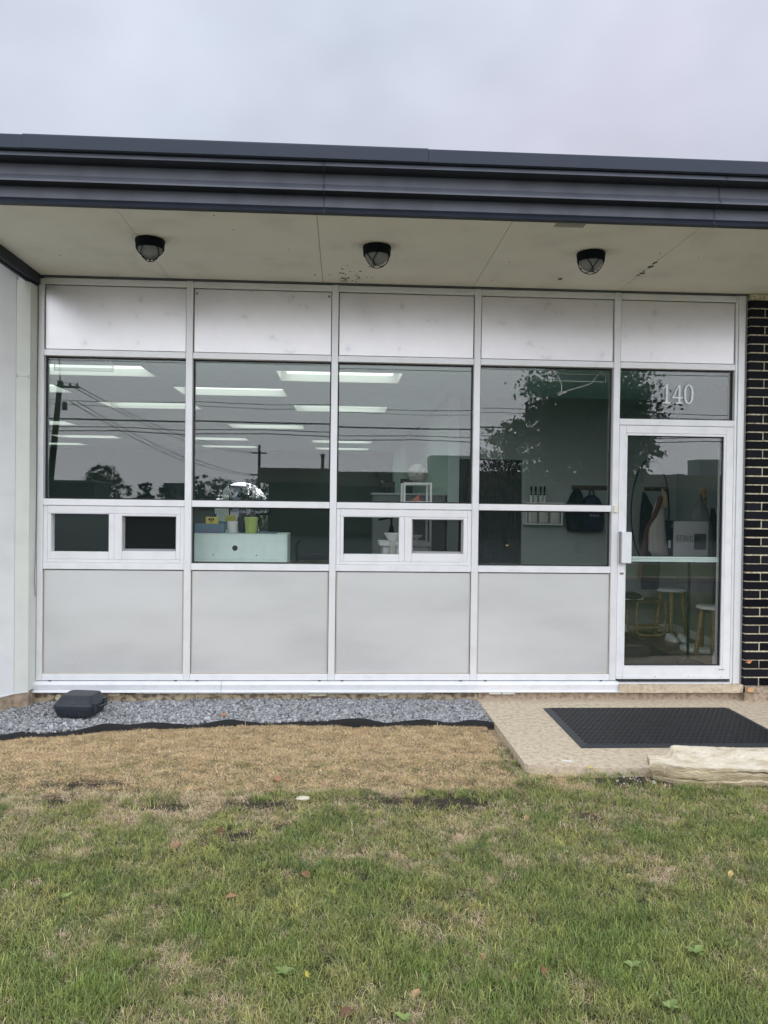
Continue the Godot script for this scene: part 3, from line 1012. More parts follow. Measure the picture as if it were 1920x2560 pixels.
func wall_piece(g: Geo, a: Vector2, b: Vector2, y0: float, y1: float, thick: float, gap: float) -> void:
	var d := (b - a).normalized()
	var n := Vector2(-d.y, d.x)
	if n.x > 0.0:
		n = -n
	a += d * gap
	b -= d * gap
	var q := []
	for y in [y0, y1]:
		for v in [a, b, b + n * thick, a + n * thick]:
			q.append(Vector3(v.x, y, v.y))
	g.quad(q[0], q[1], q[5], q[4])
	g.quad(q[2], q[3], q[7], q[6])
	g.quad(q[1], q[2], q[6], q[5])
	g.quad(q[3], q[0], q[4], q[7])
	g.quad(q[4], q[5], q[6], q[7])
	g.quad(q[3], q[2], q[1], q[0])


func outdoors() -> void:
	# what stands across the road and is seen mirrored in the glass
	var zp := 38.45
	var p1 := thing("utility_pole", "tall brown timber utility pole mirrored leaning in the leftmost upper window", "utility pole", Vector3(-17.0, -0.1, zp), 0.0, "timber utility poles across the road")
	var g := Geo.new()
	g.tube([Vector3(0, 0, 0), Vector3(0.45, 4.5, 0), Vector3(0.80, 8.6, 0)], 0.21, 12, 0.15)
	put("post", g.mesh(true), M.pole, p1)
	var arm := Geo.new()
	arm.box(Vector3(0.7, 8.15, -0.3), Vector3(2.0, 8.27, -0.18), 0.01)
	arm.tube([Vector3(0.8, 8.6, 0), Vector3(0.72, 10.5, 0)], 0.03, 6)
	put("crossarm", arm.mesh(), M.pole, p1)
	for k in 3:
		var ig := Geo.new()
		ig.lathe(Transform3D(Basis(), Vector3(1.05 + k * 0.4, 8.27, -0.24)), [[0.03, 0.0], [0.07, 0.05], [0.04, 0.1], [0.07, 0.14], [0.02, 0.2]], 10)
		put("insulator", ig.mesh(true), M.reveal, p1)
	var tf := Geo.new()
	tf.lathe(Transform3D(Basis(), Vector3(1.15, 6.9, -0.25)), [[0.14, 0.0], [0.15, 0.05], [0.15, 0.42], [0.1, 0.47], [0.0, 0.48]], 14)
	put("splice_case", tf.mesh(true), M.fascia, p1)
	var p2 := thing("utility_pole", "small distant utility pole mirrored left of the flat-roofed building, with two arms", "utility pole", Vector3(-10.8, -0.1, 90.0), 0.0, "timber utility poles across the road")
	var g2 := Geo.new()
	g2.tube([Vector3(0, 0, 0), Vector3(0.03, 8.7, 0)], 0.22, 10, 0.16)
	put("post", g2.mesh(true), M.pole, p2)
	put("crossarm", bx(-0.9, 7.6, -0.1, 1.0, 7.78, 0.1), M.pole, p2)
	put("crossarm", bx(-1.0, 4.9, -0.1, 0.6, 5.08, 0.1), M.pole, p2)
	var wires := [[9.55, 0.022, "topmost thin"], [7.28, 0.02, "upper of the paired"], [7.08, 0.016, "lower of the paired"], [6.28, 0.05, "thick black"], [5.86, 0.025, "fourth"], [5.66, 0.03, "lowest"]]
	for k in wires.size():
		var pts := []
		for i in 41:
			var x := -90.0 + i * 4.5
			var span := fposmod(x + 16.4, 45.0) / 45.0
			pts.append(Vector3(x, wires[k][0] + 0.06 * sin(x * 0.7 + k) + 0.5 * (span * span - span) * (0.5 + 0.2 * k) + 0.15, zp + 0.3 * k))
		var wg := Geo.new()
		wg.tube(pts, wires[k][1], 6)
		tag(put("power_line", wg.mesh(), M.wire), "%s overhead cable mirrored running level across all the windows" % wires[k][2], "cable", "overhead cables along the road")
	var ends := [[Vector3(-15.9, 8.4, zp), Vector3(-11.6, 7.6, 90)], [Vector3(-15.5, 8.35, zp), Vector3(-9.8, 7.6, 90)], [Vector3(-15.6, 7.3, zp), Vector3(-11.8, 4.9, 90)], [Vector3(-15.2, 7.3, zp), Vector3(-10.4, 4.9, 90)]]
	for k in 4:
		var pts := []
		for i in 25:
			var t := i / 24.0
			var q: Vector3 = ends[k][0].lerp(ends[k][1], t)
			q.y -= 1.9 * 4.0 * t * (1.0 - t) * 0.55
			pts.append(q)
		var wg := Geo.new()
		wg.tube(pts, 0.022, 6)
		tag(put("power_line", wg.mesh(), M.wire), "overhead wire mirrored sloping down to the right in the leftmost window, %s of four" % ["first", "second", "third", "fourth"][k], "cable", "wires between the two utility poles")
	# the flat-roofed building opposite
	var ob := thing("flat_roofed_building", "long low brown building with a deep flat eave mirrored behind the middle windows", "building", Vector3(-4.5, -0.1, 33.5))
	put("wall", bx(0.4, 0.0, 1.2, 26, 2.75, 14), mat(lin(0.075, 0.06, 0.045), 0.9), ob)
	put("roof", bx(0.0, 2.75, 0.0, 26.5, 3.52, 14.5, 0.03), mat(lin(0.22, 0.18, 0.13), 0.9), ob)
	for k in 7:
		var f := put("window", bx(2.0 + k * 3.4, 0.9, 1.14, 3.8 + k * 3.4, 2.2, 1.22), M.fascia_dark, ob)
		put("window_pane", bx(2.1 + k * 3.4, 1.0, 1.10, 3.7 + k * 3.4, 2.1, 1.138), mat(lin(0.03, 0.035, 0.04), 0.1), f)
	var pipe := Geo.new()
	pipe.lathe(Transform3D(Basis(), Vector3(3.25, 3.52, 2.0)), [[0.09, 0.0], [0.09, 0.72], [0.13, 0.74], [0.13, 0.86], [0.0, 0.87]], 12)
	put("vent_pipe", pipe.mesh(true), M.reveal, ob)
	put("roof_unit", bx(9.4, 3.52, 2.4, 11.8, 4.6, 4.0, 0.05), M.fascia, ob)
	# pale building further right
	var wb := thing("pale_commercial_building", "pale flat-roofed building with rooftop units mirrored in the glass door", "building", Vector3(28.0, -0.1, 60.0), -0.12)
	put("wall", bx(0, 0, 0, 26, 3.5, 12), mat(lin(0.40, 0.38, 0.32), 0.9), wb)
	put("roof", bx(-0.3, 3.5, -0.3, 26.3, 3.85, 12.3), mat(lin(0.11, 0.12, 0.12), 0.8), wb)
	put("window_band", bx(0.6, 2.0, -0.06, 25, 3.3, 0.0), mat(lin(0.5, 0.5, 0.48), 0.3), wb)
	for k in 9:
		var f := put("window", bx(0.8 + k * 2.6, 2.1, -0.1, 2.4 + k * 2.6, 3.2, -0.061), M.reveal, wb)
		put("window_pane", bx(0.9 + k * 2.6, 2.15, -0.12, 2.3 + k * 2.6, 3.15, -0.101), mat(lin(0.06, 0.07, 0.07), 0.1), f)
	put("door", bx(3.0, 0, -0.1, 4.1, 1.75, -0.02), M.fascia_dark, wb)
	for k in 11:
		put("roof_unit", bx(0.2 + k * 1.6, 3.85, 0.4, 0.85 + k * 1.6, 4.45 + 0.3 * float(k % 3 == 1), 1.1), M.reveal, wb)
	put("roof_unit", bx(5.0, 3.85, 2.0, 7.0, 6.2, 4.0), M.reveal, wb)
	# far low shed
	var sh := thing("dark_shed", "dark flat shed mirrored low at the left of the leftmost window", "building", Vector3(-37.0, -0.1, 90.0))
	put("wall", bx(0, 0, 0, 6.5, 3.9, 6), mat(lin(0.02, 0.03, 0.045), 0.8), sh)
	put("roof", bx(-0.2, 3.9, -0.3, 6.7, 4.15, 6.2), mat(lin(0.2, 0.22, 0.24), 0.8), sh)
	var gh := thing("grey_shed", "pale grey shed mirrored between the clipped conifers in the leftmost window", "building", Vector3(-28.2, -0.1, 118.0))
	put("wall", bx(0, 0, 0, 3.0, 4.4, 6), mat(lin(0.3, 0.32, 0.34), 0.9), gh)
	put("roof", bx(-0.2, 4.4, -0.2, 3.2, 4.6, 6.2), mat(lin(0.2, 0.22, 0.24), 0.8), gh)
	# trees
	var green := Color(0.055, 0.075, 0.03)
	var dark := Color(0.030, 0.042, 0.022)
	var yellow := Color(0.13, 0.12, 0.04)
	tree("broad_tree", "round leafy tree mirrored alone in the leftmost window", Vector3(-35.6, -0.1, 110), 2.2, [[Vector3(0, 4.2, 0), Vector3(3.2, 2.8, 2.6)], [Vector3(-0.9, 5.9, 0), Vector3(1.9, 1.5, 1.6)], [Vector3(1.9, 3.4, 0), Vector3(2.4, 2.0, 2.0)]], 5200, 0.34, green, 11)
	tree("conifer", "left of two clipped dark conifers mirrored in the leftmost window", Vector3(-25.4, -0.1, 95), 0.5, [[Vector3(0, 2.1, 0), Vector3(0.95, 2.3, 0.9)], [Vector3(-0.1, 3.3, 0), Vector3(0.75, 1.4, 0.7)]], 2600, 0.24, dark, 12, "clipped conifers across the road")
	tree("conifer", "right of two clipped dark conifers mirrored in the leftmost window", Vector3(-22.7, -0.1, 95), 0.5, [[Vector3(0, 2.0, 0), Vector3(1.1, 2.3, 0.9)], [Vector3(-0.2, 3.3, 0), Vector3(0.8, 1.35, 0.7)]], 2600, 0.24, dark, 13, "clipped conifers across the road")
	tree("bushy_tree", "low bushy tree mirrored just right of the clipped conifers", Vector3(-19.9, -0.1, 96), 0.8, [[Vector3(0, 2.2, 0), Vector3(1.5, 1.8, 1.4)]], 1800, 0.28, dark, 14)
	tree("bushy_tree", "spreading bushy tree mirrored at the left edge of the second window", Vector3(-10.4, -0.1, 58), 0.7, [[Vector3(0, 2.3, 0), Vector3(2.2, 1.5, 1.4)], [Vector3(-1.5, 3.2, 0), Vector3(0.9, 0.8, 0.8)]], 2600, 0.2, green, 15)
	tree("bushy_tree", "thin-topped tree mirrored beside the corner of the flat-roofed building", Vector3(-6.9, -0.1, 56), 0.8, [[Vector3(0, 2.0, 0), Vector3(1.9, 1.7, 1.3)], [Vector3(1.2, 3.0, 0), Vector3(0.8, 0.8, 0.8)]], 2200, 0.2, dark, 16)
	tree("leafy_tree", "big dark spreading tree mirrored in the fourth window", Vector3(9.2, -0.1, 23.0), 3.0, [[Vector3(0.4, 5.6, 0), Vector3(2.6, 2.6, 2.4)], [Vector3(1.5, 4.5, 0), Vector3(1.5, 1.3, 1.5)], [Vector3(-1.6, 4.4, 0.3), Vector3(1.5, 1.2, 1.5)], [Vector3(1.6, 6.0, 0.2), Vector3(1.2, 0.9, 1.1)], [Vector3(0.2, 3.0, 0.5), Vector3(2.6, 1.2, 1.6)], [Vector3(0.2, 7.4, 0), Vector3(1.5, 1.0, 1.2)], [Vector3(2.2, 3.8, 0.2), Vector3(1.0, 1.2, 0.9)], [Vector3(0.4, 4.6, 0), Vector3(2.2, 2.0, 1.6)]], 30000, 0.19, Color(0.030, 0.042, 0.020), 17)
	tree("drooping_tree", "yellowish drooping tree mirrored low in the left of the fourth window", Vector3(7.6, -0.1, 29.5), 2.0, [[Vector3(0, 3.6, 0), Vector3(1.7, 1.6, 1.4)], [Vector3(-1.1, 3.2, 0), Vector3(1.0, 1.5, 1.0)], [Vector3(1.4, 4.4, 0), Vector3(1.5, 1.3, 1.2)], [Vector3(-0.2, 5.0, 0), Vector3(0.7, 0.8, 0.7)]], 5200, 0.16, yellow, 18)
	# the hedge line that closes the view beyond
	var hg := Geo.new()
	hg.tinted = true
	var r := RandomNumberGenerator.new()
	r.seed = 77
	for k in 16000:
		var x := r.randf_range(-95, 75)
		var top := 1.7 + 0.6 * sin(x * 0.31) + 0.4 * sin(x * 0.93 + 1.0)
		var y := top * sqrt(r.randf())
		leaf(hg, Vector3(x, y - 0.1, 126.0 + r.randf_range(-1.5, 1.5)), 0.5, Color(0.035, 0.045, 0.025) * r.randf_range(0.6, 1.3), r)
	var ho := put("hedgerow", hg.mesh(), M.leaf)
	tag(ho, "dark hedge line closing the view along the horizon in the window reflections", "hedge")
	ho.set_meta("kind", "stuff")


func leaf(g: Geo, at: Vector3, s: float, c: Color, r: RandomNumberGenerator) -> void:
	var d := Vector3(r.randfn(), r.randfn() - 0.3, r.randfn()).normalized()
	var u := d.cross(Vector3(r.randfn(), r.randfn(), r.randfn())).normalized()
	g.col = Color(c.r, c.g, c.b)
	var a := at - d * s * 0.5
	var e := at + d * s * 0.5
	g.quad(a, at + u * s * 0.28, e, at - u * s * 0.28)


func tree(called: String, label: String, at: Vector3, trunk: float, crowns: Array, leaves: int, size: float, c: Color, seed_: int, group := "") -> void:
	var t := thing(called, label, "tree", at, 0.0, group)
	var r := RandomNumberGenerator.new()
	r.seed = seed_
	var tg := Geo.new()
	var root: Vector3 = crowns[0][0]
	tg.tube([Vector3.ZERO, Vector3(root.x * 0.2, trunk * 0.6, 0.05), root], 0.05 * root.y * 0.55 + 0.03, 9, 0.04)
	for cr in crowns:
		for k in 6:
			var dir := Vector3(r.randfn(), r.randfn() * 0.7 + 0.2, r.randfn()).normalized()
			var to: Vector3 = cr[0] + dir * cr[1] * 0.85
			var from := Vector3(root.x * 0.3, lerpf(trunk * 0.7, root.y, r.randf()), 0)
			tg.tube([from, (from + to) / 2 + Vector3(0, 0.15, 0), to], 0.035 * root.y * 0.25 + 0.012, 5, 0.008)
	put("trunk", tg.mesh(true), M.bark, t)
	var total := 0.0
	for cr in crowns:
		total += cr[1].x * cr[1].y * cr[1].z
	var g := Geo.new()
	g.tinted = true
	for cr in crowns:
		var share := int(leaves * cr[1].x * cr[1].y * cr[1].z / total)
		var clumps := maxi(8, share / 55)
		for k in clumps:
			var d := Vector3(r.randfn(), r.randfn(), r.randfn()).normalized() * pow(r.randf(), 0.4)
			var m: Vector3 = cr[0] + d * cr[1]
			var cs: float = minf(cr[1].x, cr[1].y) * r.randf_range(0.16, 0.34)
			var shade := r.randf_range(0.65, 1.35)
			for j in share / clumps:
				var q := Vector3(r.randfn(), r.randfn() * 0.7 - 0.2, r.randfn()) * cs * 0.5
				leaf(g, m + q, size * r.randf_range(0.7, 1.3), c * (shade * r.randf_range(0.8, 1.25)), r)
	put("crown", g.mesh(), M.leaf, t)


func tuft(seed_: int, blades: int, spread: float, tall: float, lean: float, thick: float, curl: float) -> ArrayMesh:
	var r := RandomNumberGenerator.new()
	r.seed = seed_
	var g := Geo.new()
	g.tinted = true
	for k in blades:
		var root := Vector3(r.randfn() * spread, -0.004, r.randfn() * spread)
		var a := r.randf() * TAU
		var dir := Vector3(cos(a), 0, sin(a))
		var side := Vector3(-sin(a), 0, cos(a)).rotated(Vector3.UP, r.randf_range(-0.8, 0.8)) * thick * r.randf_range(0.7, 1.2)
		var hgt := tall * r.randf_range(0.5, 1.15)
		var ln := lean * r.randf_range(0.3, 1.3)
		var p1 := root + Vector3(0, hgt * 0.6, 0) + dir * hgt * ln * 0.5
		var p2 := root + Vector3(0, hgt * (1.0 - curl * r.randf()), 0) + dir * hgt * ln * 1.25
		var f := r.randf_range(0.6, 1.4)
		g.col = Color(f * r.randf_range(0.9, 1.15), f, f * r.randf_range(0.75, 1.1))
		g.quad(root - side, root + side, p1 + side * 0.8, p1 - side * 0.8)
		g.tri(p1 - side * 0.8, p1 + side * 0.8, p2)
	return g.mesh()


func scatter(called: String, mesh: Mesh, m: Material, rows: PackedFloat32Array) -> MultiMeshInstance3D:
	var mm := MultiMesh.new()
	mm.transform_format = MultiMesh.TRANSFORM_3D
	mm.use_colors = true
	mm.mesh = mesh
	mm.instance_count = rows.size() / 16
	mm.buffer = rows
	var o := MultiMeshInstance3D.new()
	o.name = numbered(called, self)
	o.multimesh = mm
	o.material_override = m
	add_child(o, true)
	o.set_meta("kind", "stuff")
	return o


func row(rows: PackedFloat32Array, b: Basis, at: Vector3, c: Color) -> void:
	rows.append_array(PackedFloat32Array([b.x.x, b.y.x, b.z.x, at.x, b.x.y, b.y.y, b.z.y, at.y, b.x.z, b.y.z, b.z.z, at.z, c.r, c.g, c.b, 1.0]))


func edge_z(x: float) -> float:
	# front edge of the gravel bed
	var pts := [[-3.4, 1.22], [-2.4, 0.955], [-1.95, 0.85], [-1.7, 0.765], [-1.27, 0.70], [-0.77, 0.652], [-0.16, 0.632], [0.3, 0.668], [0.67, 0.652], [1.2, 0.69]]
	for k in pts.size() - 1:
		if x <= pts[k + 1][0]:
			return lerpf(pts[k][1], pts[k + 1][1], clampf((x - pts[k][0]) / (pts[k + 1][0] - pts[k][0]), 0, 1))
	return 0.69


func grass_here(x: float, z: float) -> bool:
	if x < 1.19 and z < edge_z(x) + 0.02:
		return false
	var slab := 1.665 + 0.08 * clampf((x - 1.2) / 0.78, 0, 1) + 0.09 * clampf((x - 2.0) / 3.0, 0, 1)
	if x > 1.185 + 0.012 * z and z < slab + 0.012 * nz_c.get_noise_2d(x * 8.0, 1.0):
		return false
	if x > 1.98 and x < 3.4 and z < 1.93 + 0.1 * clampf((x - 2.0) / 0.6, 0, 1):
		return false
	return z > 0.3


func lawn() -> void:
	var r := RandomNumberGenerator.new()
	r.seed = 5
	var sets := [PackedFloat32Array(), PackedFloat32Array(), PackedFloat32Array(), PackedFloat32Array(), PackedFloat32Array()]
	var n := 96000
	for k in n + 52000:
		var x: float
		var z: float
		var far := k >= n
		if far:
			x = r.randf_range(-8.5, 8.5)
			z = r.randf_range(0.7, 8.2)
			if x > -3.2 and x < 3.6 and z < 4.9:
				continue
		else:
			z = 0.65 + 4.25 * r.randf()
			x = r.randf_range(-3.2, 3.6)
			if absf(x - 0.15) > 0.9 + (6.55 - z) * 0.6:
				if r.randf() < 0.7:
					continue
		if not grass_here(x, z):
			continue
		var d := dryness(x, z)
		var bare := bareness(x, z)
		if r.randf() < bare * 0.97:
			continue
		var b := Basis(Vector3.UP, r.randf() * TAU).rotated(Vector3(1, 0, 0), r.randfn() * 0.16)
		var fine := nz_c.get_noise_2d(x * 4.0, z * 4.0)
		var y := lawn_height(x, z)
		var s := r.randf_range(0.75, 1.25) * (1.7 if far else 1.0)
		var dry := r.randf() < pow(d, 1.2) + 0.05
		if dry:
			var c := Color(0.76, 0.535, 0.30).lerp(Color(0.88, 0.70, 0.48), clampf(0.5 + fine + r.randfn() * 0.3, 0, 1))
			if z > 2.0:
				c = c.lerp(Color(0.74, 0.60, 0.43), 0.6)
			var kind := 3 if z < 2.02 and x < 1.15 and r.randf() < 0.8 else (2 if r.randf() < 0.6 else 3)
			row(sets[kind], b * s * (0.8 if kind == 3 else 1.0), Vector3(x, y, z), c * r.randf_range(0.75, 1.1))
		else:
			var lush := clampf(0.5 + 0.9 * nz_b.get_noise_2d(x * 0.7 + 30, z * 0.7), 0, 1)
			var c := Color(0.41, 0.395, 0.13).lerp(Color(0.20, 0.275, 0.065), lush)
			c = c.lerp(Color(0.42, 0.37, 0.18), clampf(d * 0.75, 0, 0.7))
			c = c.lerp(Color(0.075, 0.135, 0.058), clampf(fine * 2.0, 0, 0.8)) * (1.0 + 0.45 * nz_c.get_noise_2d(x * 1.7 + 3.0, z * 1.7))
			c = c.lerp(Color(0.25, 0.345, 0.075), 0.45 * smoothstep(2.9, 3.9, z) * lush)
			var tall := 1.0 + 0.35 * smoothstep(2.6, 4.0, z)
			if z < 2.02 and x < 1.15:
				s *= 0.6
			var kind := 0 if r.randf() < 0.55 else (1 if r.randf() < 0.8 else 4)
			row(sets[kind], b * Basis.from_scale(Vector3(1, tall * (0.75 + 0.5 * lush), 1)) * s, Vector3(x, y, z), c * r.randf_range(0.65, 1.35))
	var shapes := [tuft(1, 13, 0.012, 0.031, 0.85, 0.00115, 0.3), tuft(2, 13, 0.015, 0.027, 1.25, 0.0011, 0.45), tuft(3, 13, 0.015, 0.026, 1.25, 0.00105, 0.55), tuft(4, 15, 0.016, 0.015, 1.7, 0.00095, 0.7), tuft(6, 7, 0.012, 0.040, 0.8, 0.0017, 0.25)]
	var labels := ["short upright green grass of the lawn", "leaning green grass of the lawn", "dry bent straw grass among the green", "flat dead straw turf before the gravel", "coarse broad green blades in the lawn"]
	for k in 5:
		tag(scatter("grass", shapes[k], M.grass, sets[k]), labels[k], "grass")


func gravel_height(x: float, z: float) -> float:
	var e := edge_z(x)
	return 0.006 + 0.022 * smoothstep(-2.0, -0.6, x) * (1.0 - 0.6 * smoothstep(0.2, 1.2, x)) * (1.0 - z / e) + 0.012 * nz_b.get_noise_2d(x * 1.5, z * 1.5) + 0.02 * smoothstep(e - 0.12, e, z) * (0.5 + nz_a.get_noise_2d(x * 3.0, 4.0))


func fabric_top(x: float) -> float:
	return 0.022 + 0.020 * sin(x * 5.3 + 0.6) * sin(x * 2.1 + 2.0) + 0.010 * sin(x * 13.0)


func gravel() -> void:
	var r := RandomNumberGenerator.new()
	r.seed = 8
	var bed := Geo.new()
	for i in 110:
		for j in 22:
			var q := []
			for k in [[0, 0], [1, 0], [1, 1], [0, 1]]:
				var x: float = -3.4 + 4.58 * (i + k[0]) / 110.0
				var z: float = edge_z(x) * (j + k[1]) / 22.0 - 0.02 * (1.0 - (j + k[1]) / 22.0)
				q.append(Vector3(x, gravel_height(x, z) - 0.006, z))
			bed.quad(q[0], q[1], q[2], q[3])
	structure("gravel_bed", bed.mesh(), mat(lin(0.11, 0.115, 0.12), 1.0))
	var stones := []
	for k in 4:
		stones.append(pebble(50 + k))
	var sets := [PackedFloat32Array(), PackedFloat32Array(), PackedFloat32Array(), PackedFloat32Array()]
	for k in 24000:
		var x := r.randf_range(-3.4, 1.175)
		var e := edge_z(x)
		var z := r.randf_range(0.0, e - 0.014)
		var s := r.randf_range(0.0055, 0.0125)
		if r.randf() < 0.12:
			s *= 1.35
		var b := Basis.from_euler(Vector3(r.randfn() * 0.6, r.randf() * TAU, r.randfn() * 0.6)) * Basis.from_scale(Vector3(s * r.randf_range(0.9, 1.5), s * r.randf_range(0.5, 0.85), s))
		var l := clampf(r.randfn(0.50, 0.13), 0.14, 0.85)
		if r.randf() < 0.05:
			l = r.randf_range(0.62, 0.85)
		elif r.randf() < 0.15:
			l *= 0.55
		row(sets[k % 4], b, Vector3(x, gravel_height(x, z) + r.randf_range(-0.003, 0.011), z), Color(l * 0.99, l, l * 1.03))
	for k in 4:
		tag(scatter("gravel", stones[k], M.stone, sets[k]), ["loose grey crushed stone along the foot of the shop front", "pale grey chips in the gravel strip", "blue-grey pebbles in the gravel strip", "dark grey chips in the gravel strip"][k], "gravel")
	# black landscape fabric turned up along the edge of the gravel
	var f := Geo.new()
	var steps := 260
	var last := []
	for i in steps + 1:
		var x := -3.4 + 4.57 * i / steps
		var e := edge_z(x)
		var h := fabric_top(x) + gravel_height(x, e - 0.03) * 0.55
		var wob := 0.012 * sin(x * 9.0) + 0.008 * sin(x * 23.0)
		var now := [Vector3(x, -0.02, e + 0.020 + wob * 0.4), Vector3(x, h * 0.5, e + 0.016 + wob), Vector3(x, h, e + 0.004 + wob), Vector3(x, h, e + 0.0 + wob), Vector3(x, h * 0.4, e - 0.004 + wob * 0.5), Vector3(x, -0.02, e)]
		if i:
			for j in 5:
				f.quad(last[j], last[j + 1], now[j + 1], now[j])
		last = now
	tag(put("landscape_fabric", f.mesh(true), M.fabric), "wavy black landscape fabric edging between gravel and dead grass", "edging")


func pebble(seed_: int) -> ArrayMesh:
	var r := RandomNumberGenerator.new()
	r.seed = seed_
	var g := Geo.new()
	var n := 6
	var rings := []
	for i in 4:
		var now := []
		for j in n:
			var th := PI * (0.12 + 0.76 * i / 3.0)
			var ph := TAU * (j + 0.5 * (i % 2)) / n
			now.append(Vector3(sin(th) * cos(ph), cos(th), sin(th) * sin(ph)) * r.randf_range(0.75, 1.25))
		rings.append(now)
		if i:
			for j in n:
				g.quad(rings[i - 1][j], rings[i - 1][(j + 1) % n], now[(j + 1) % n], now[j])
	for j in range(1, n - 1):
		g.tri(rings[0][0], rings[0][j + 1], rings[0][j])
		g.tri(rings[3][0], rings[3][j], rings[3][j + 1])
	return g.mesh()


func small_things() -> void:
	tool_case()
	door_mat()
	boulder()
	var r := RandomNumberGenerator.new()
	r.seed = 12
	var browns := [lin(0.33, 0.175, 0.10), lin(0.23, 0.115, 0.06), lin(0.47, 0.28, 0.165), lin(0.15, 0.075, 0.045)]
	var spots := [[-0.385, 1.852, 0, "small orange leaf lying alone on the dead straw turf"], [1.017, 2.437, 2, "tan curled leaf on the grass below the path corner"], [-0.802, 2.74, 0, "rust leaf standing in the grass at left, below the dug patches"], [0.542, 3.714, 2, "orange-brown leaf low in the lawn, right of the middle"], [0.274, 3.911, 2, "orange-brown leaf near the bottom edge, right of the middle"], [-0.151, 3.037, 0, "rust leaf poking upright in the middle of the lawn"], [0.028, 4.012, 3, "dark red-brown leaf at the very bottom middle"], [-0.614, 2.572, 3, "dark red leaf by a bare spot at left"], [-0.461, 3.23, 0, "small tan leaf half hidden in the left lawn"], [0.752, 3.815, 1, "brown folded leaf low in the right half of the lawn"]]
	for k in spots.size():
		var s: Array = spots[k]
		var up: float = 0.9 if k in [2, 5, 9] else 0.3
		fallen_leaf(s[3], Vector3(s[0], lawn_height(s[0], s[1]) + 0.013, s[1]), r.randf_range(0.020, 0.028), mat(browns[s[2]], 0.8), up, r.randf() * TAU)
	fallen_leaf("small yellow leaf at the right edge of the lawn", Vector3(1.802, 0.022, 3.117), 0.018, mat(lin(0.50, 0.38, 0.14), 0.8), 0.7, 1.0)
	fallen_leaf("yellow leaf beside broad weeds at the bottom", Vector3(-0.109, 0.04, 3.838), 0.011, mat(lin(0.45, 0.38, 0.06), 0.8), 0.8, 2.0)
	fallen_leaf("torn orange leaf stuck on the black bricks", Vector3(3.545, 0.372, 0.045), 0.026, mat(lin(0.55, 0.24, 0.13), 0.8), 1.5, 0.3)
	fallen_leaf("round tan leaf at the foot of the black bricks", Vector3(3.535, 0.135, 0.10), 0.030, mat(lin(0.6, 0.36, 0.17), 0.8), 1.3, 0.2)
	tag(put("flat_stone", blob(Vector3(-0.209, 0.016, 2.156), Vector3(0.042, 0.012, 0.022), 61, 0.3), M.rock), "small pale flat stone in the middle of the lawn", "stone")
	tag(put("paper_scrap", bx(-0.036, 0.0, -0.007, 0.036, 0.004, 0.007), M.white, self, Transform3D(Basis(Vector3.UP, -0.3), Vector3(1.486, 0.031, 1.594))), "white sliver of litter on the front edge of the concrete path", "litter")
	tag(put("rock_chip", blob(Vector3(-0.91, 0.045, 0.52), Vector3(0.02, 0.01, 0.012), 62, 0.3), mat(lin(0.5, 0.2, 0.08), 0.9)), "orange-brown chip lying in the grey gravel", "chip")
	for k in 2:
		var d := thing("dandelion", ["open yellow dandelion by the front edge of the path", "smaller yellow dandelion just right of the open one"][k], "flower", Vector3([1.59, 1.607][k], 0.0, [1.742, 1.79][k]))
		var st := Geo.new()
		st.tube([Vector3.ZERO, Vector3(0.003, 0.02, 0), Vector3(0, 0.038, 0.002)], 0.0012, 5)
		put("stem", st.mesh(true), mat(lin(0.12, 0.2, 0.05)), d)
		var hd := Geo.new()
		hd.lathe(Transform3D(Basis(), Vector3(0, 0.036, 0.002)), [[0.004, 0.0], [0.011 - 0.003 * k, 0.004], [0.009, 0.007], [0.0, 0.008]], 12)
		put("flower_head", hd.mesh(true), mat(lin(0.75, 0.58, 0.02), 0.7), d)
	weed("broad-leaved weed in the lower right of the lawn", Vector3(1.355, 0.014, 3.72), 9, 0.038, 31)
	weed("upright broad-leaved weed at the bottom left of the middle", Vector3(-0.19, 0.014, 3.80), 8, 0.036, 32)
	weed("dark low clump of clover-like leaves at the left", Vector3(-1.157, 0.014, 3.234), 14, 0.026, 33)
	weed("narrow-leaved weed beside the right-hand broad weed", Vector3(1.08, 0.014, 3.80), 6, 0.034, 34)
	weed("spreading weed along the bottom edge at right", Vector3(1.12, 0.014, 4.03), 12, 0.032, 35)
	weed("bright weed leaves at the bottom edge in the middle", Vector3(0.22, 0.014, 4.06), 8, 0.032, 36)


func fallen_leaf(label: String, at: Vector3, s: float, m: StandardMaterial3D, up: float, turn: float) -> void:
	var g := Geo.new()
	var prof := [[-1.0, 0.08], [-0.7, 0.5], [-0.3, 0.72], [0.1, 0.66], [0.5, 0.42], [0.85, 0.14], [1.0, 0.02]]
	for k in prof.size() - 1:
		var a: Array = prof[k]
		var b: Array = prof[k + 1]
		for side in [-1.0, 1.0]:
			var p0 := Vector3(a[0] * s, 0.10 * s * sin(a[0] * 2.0), 0)
			var p1 := Vector3(b[0] * s, 0.10 * s * sin(b[0] * 2.0), 0)
			var q0 := p0 + Vector3(0, 0.55 * s * a[1] * (1.0 + 0.5 * side), side * s * a[1] * 0.9)
			var q1 := p1 + Vector3(0, 0.55 * s * b[1] * (1.0 + 0.5 * side), side * s * b[1] * 0.9)
			g.quad(p0, q0, q1, p1)
			var dn := Vector3(0, -0.0012, 0)
			g.quad(p0 + dn, p1 + dn, q1 + dn, q0 + dn)
	g.box(Vector3(-1.35 * s, -0.001, -0.0012), Vector3(-0.95 * s, 0.0012, 0.0012))
	m.backlight_enabled = true
	m.backlight = Color(0.3, 0.15, 0.05)
	tag(put("fallen_leaf", g.mesh(), m, self, Transform3D(Basis(Vector3.UP, turn).rotated(Vector3.RIGHT, up), at)), label, "leaf", "fallen leaves")


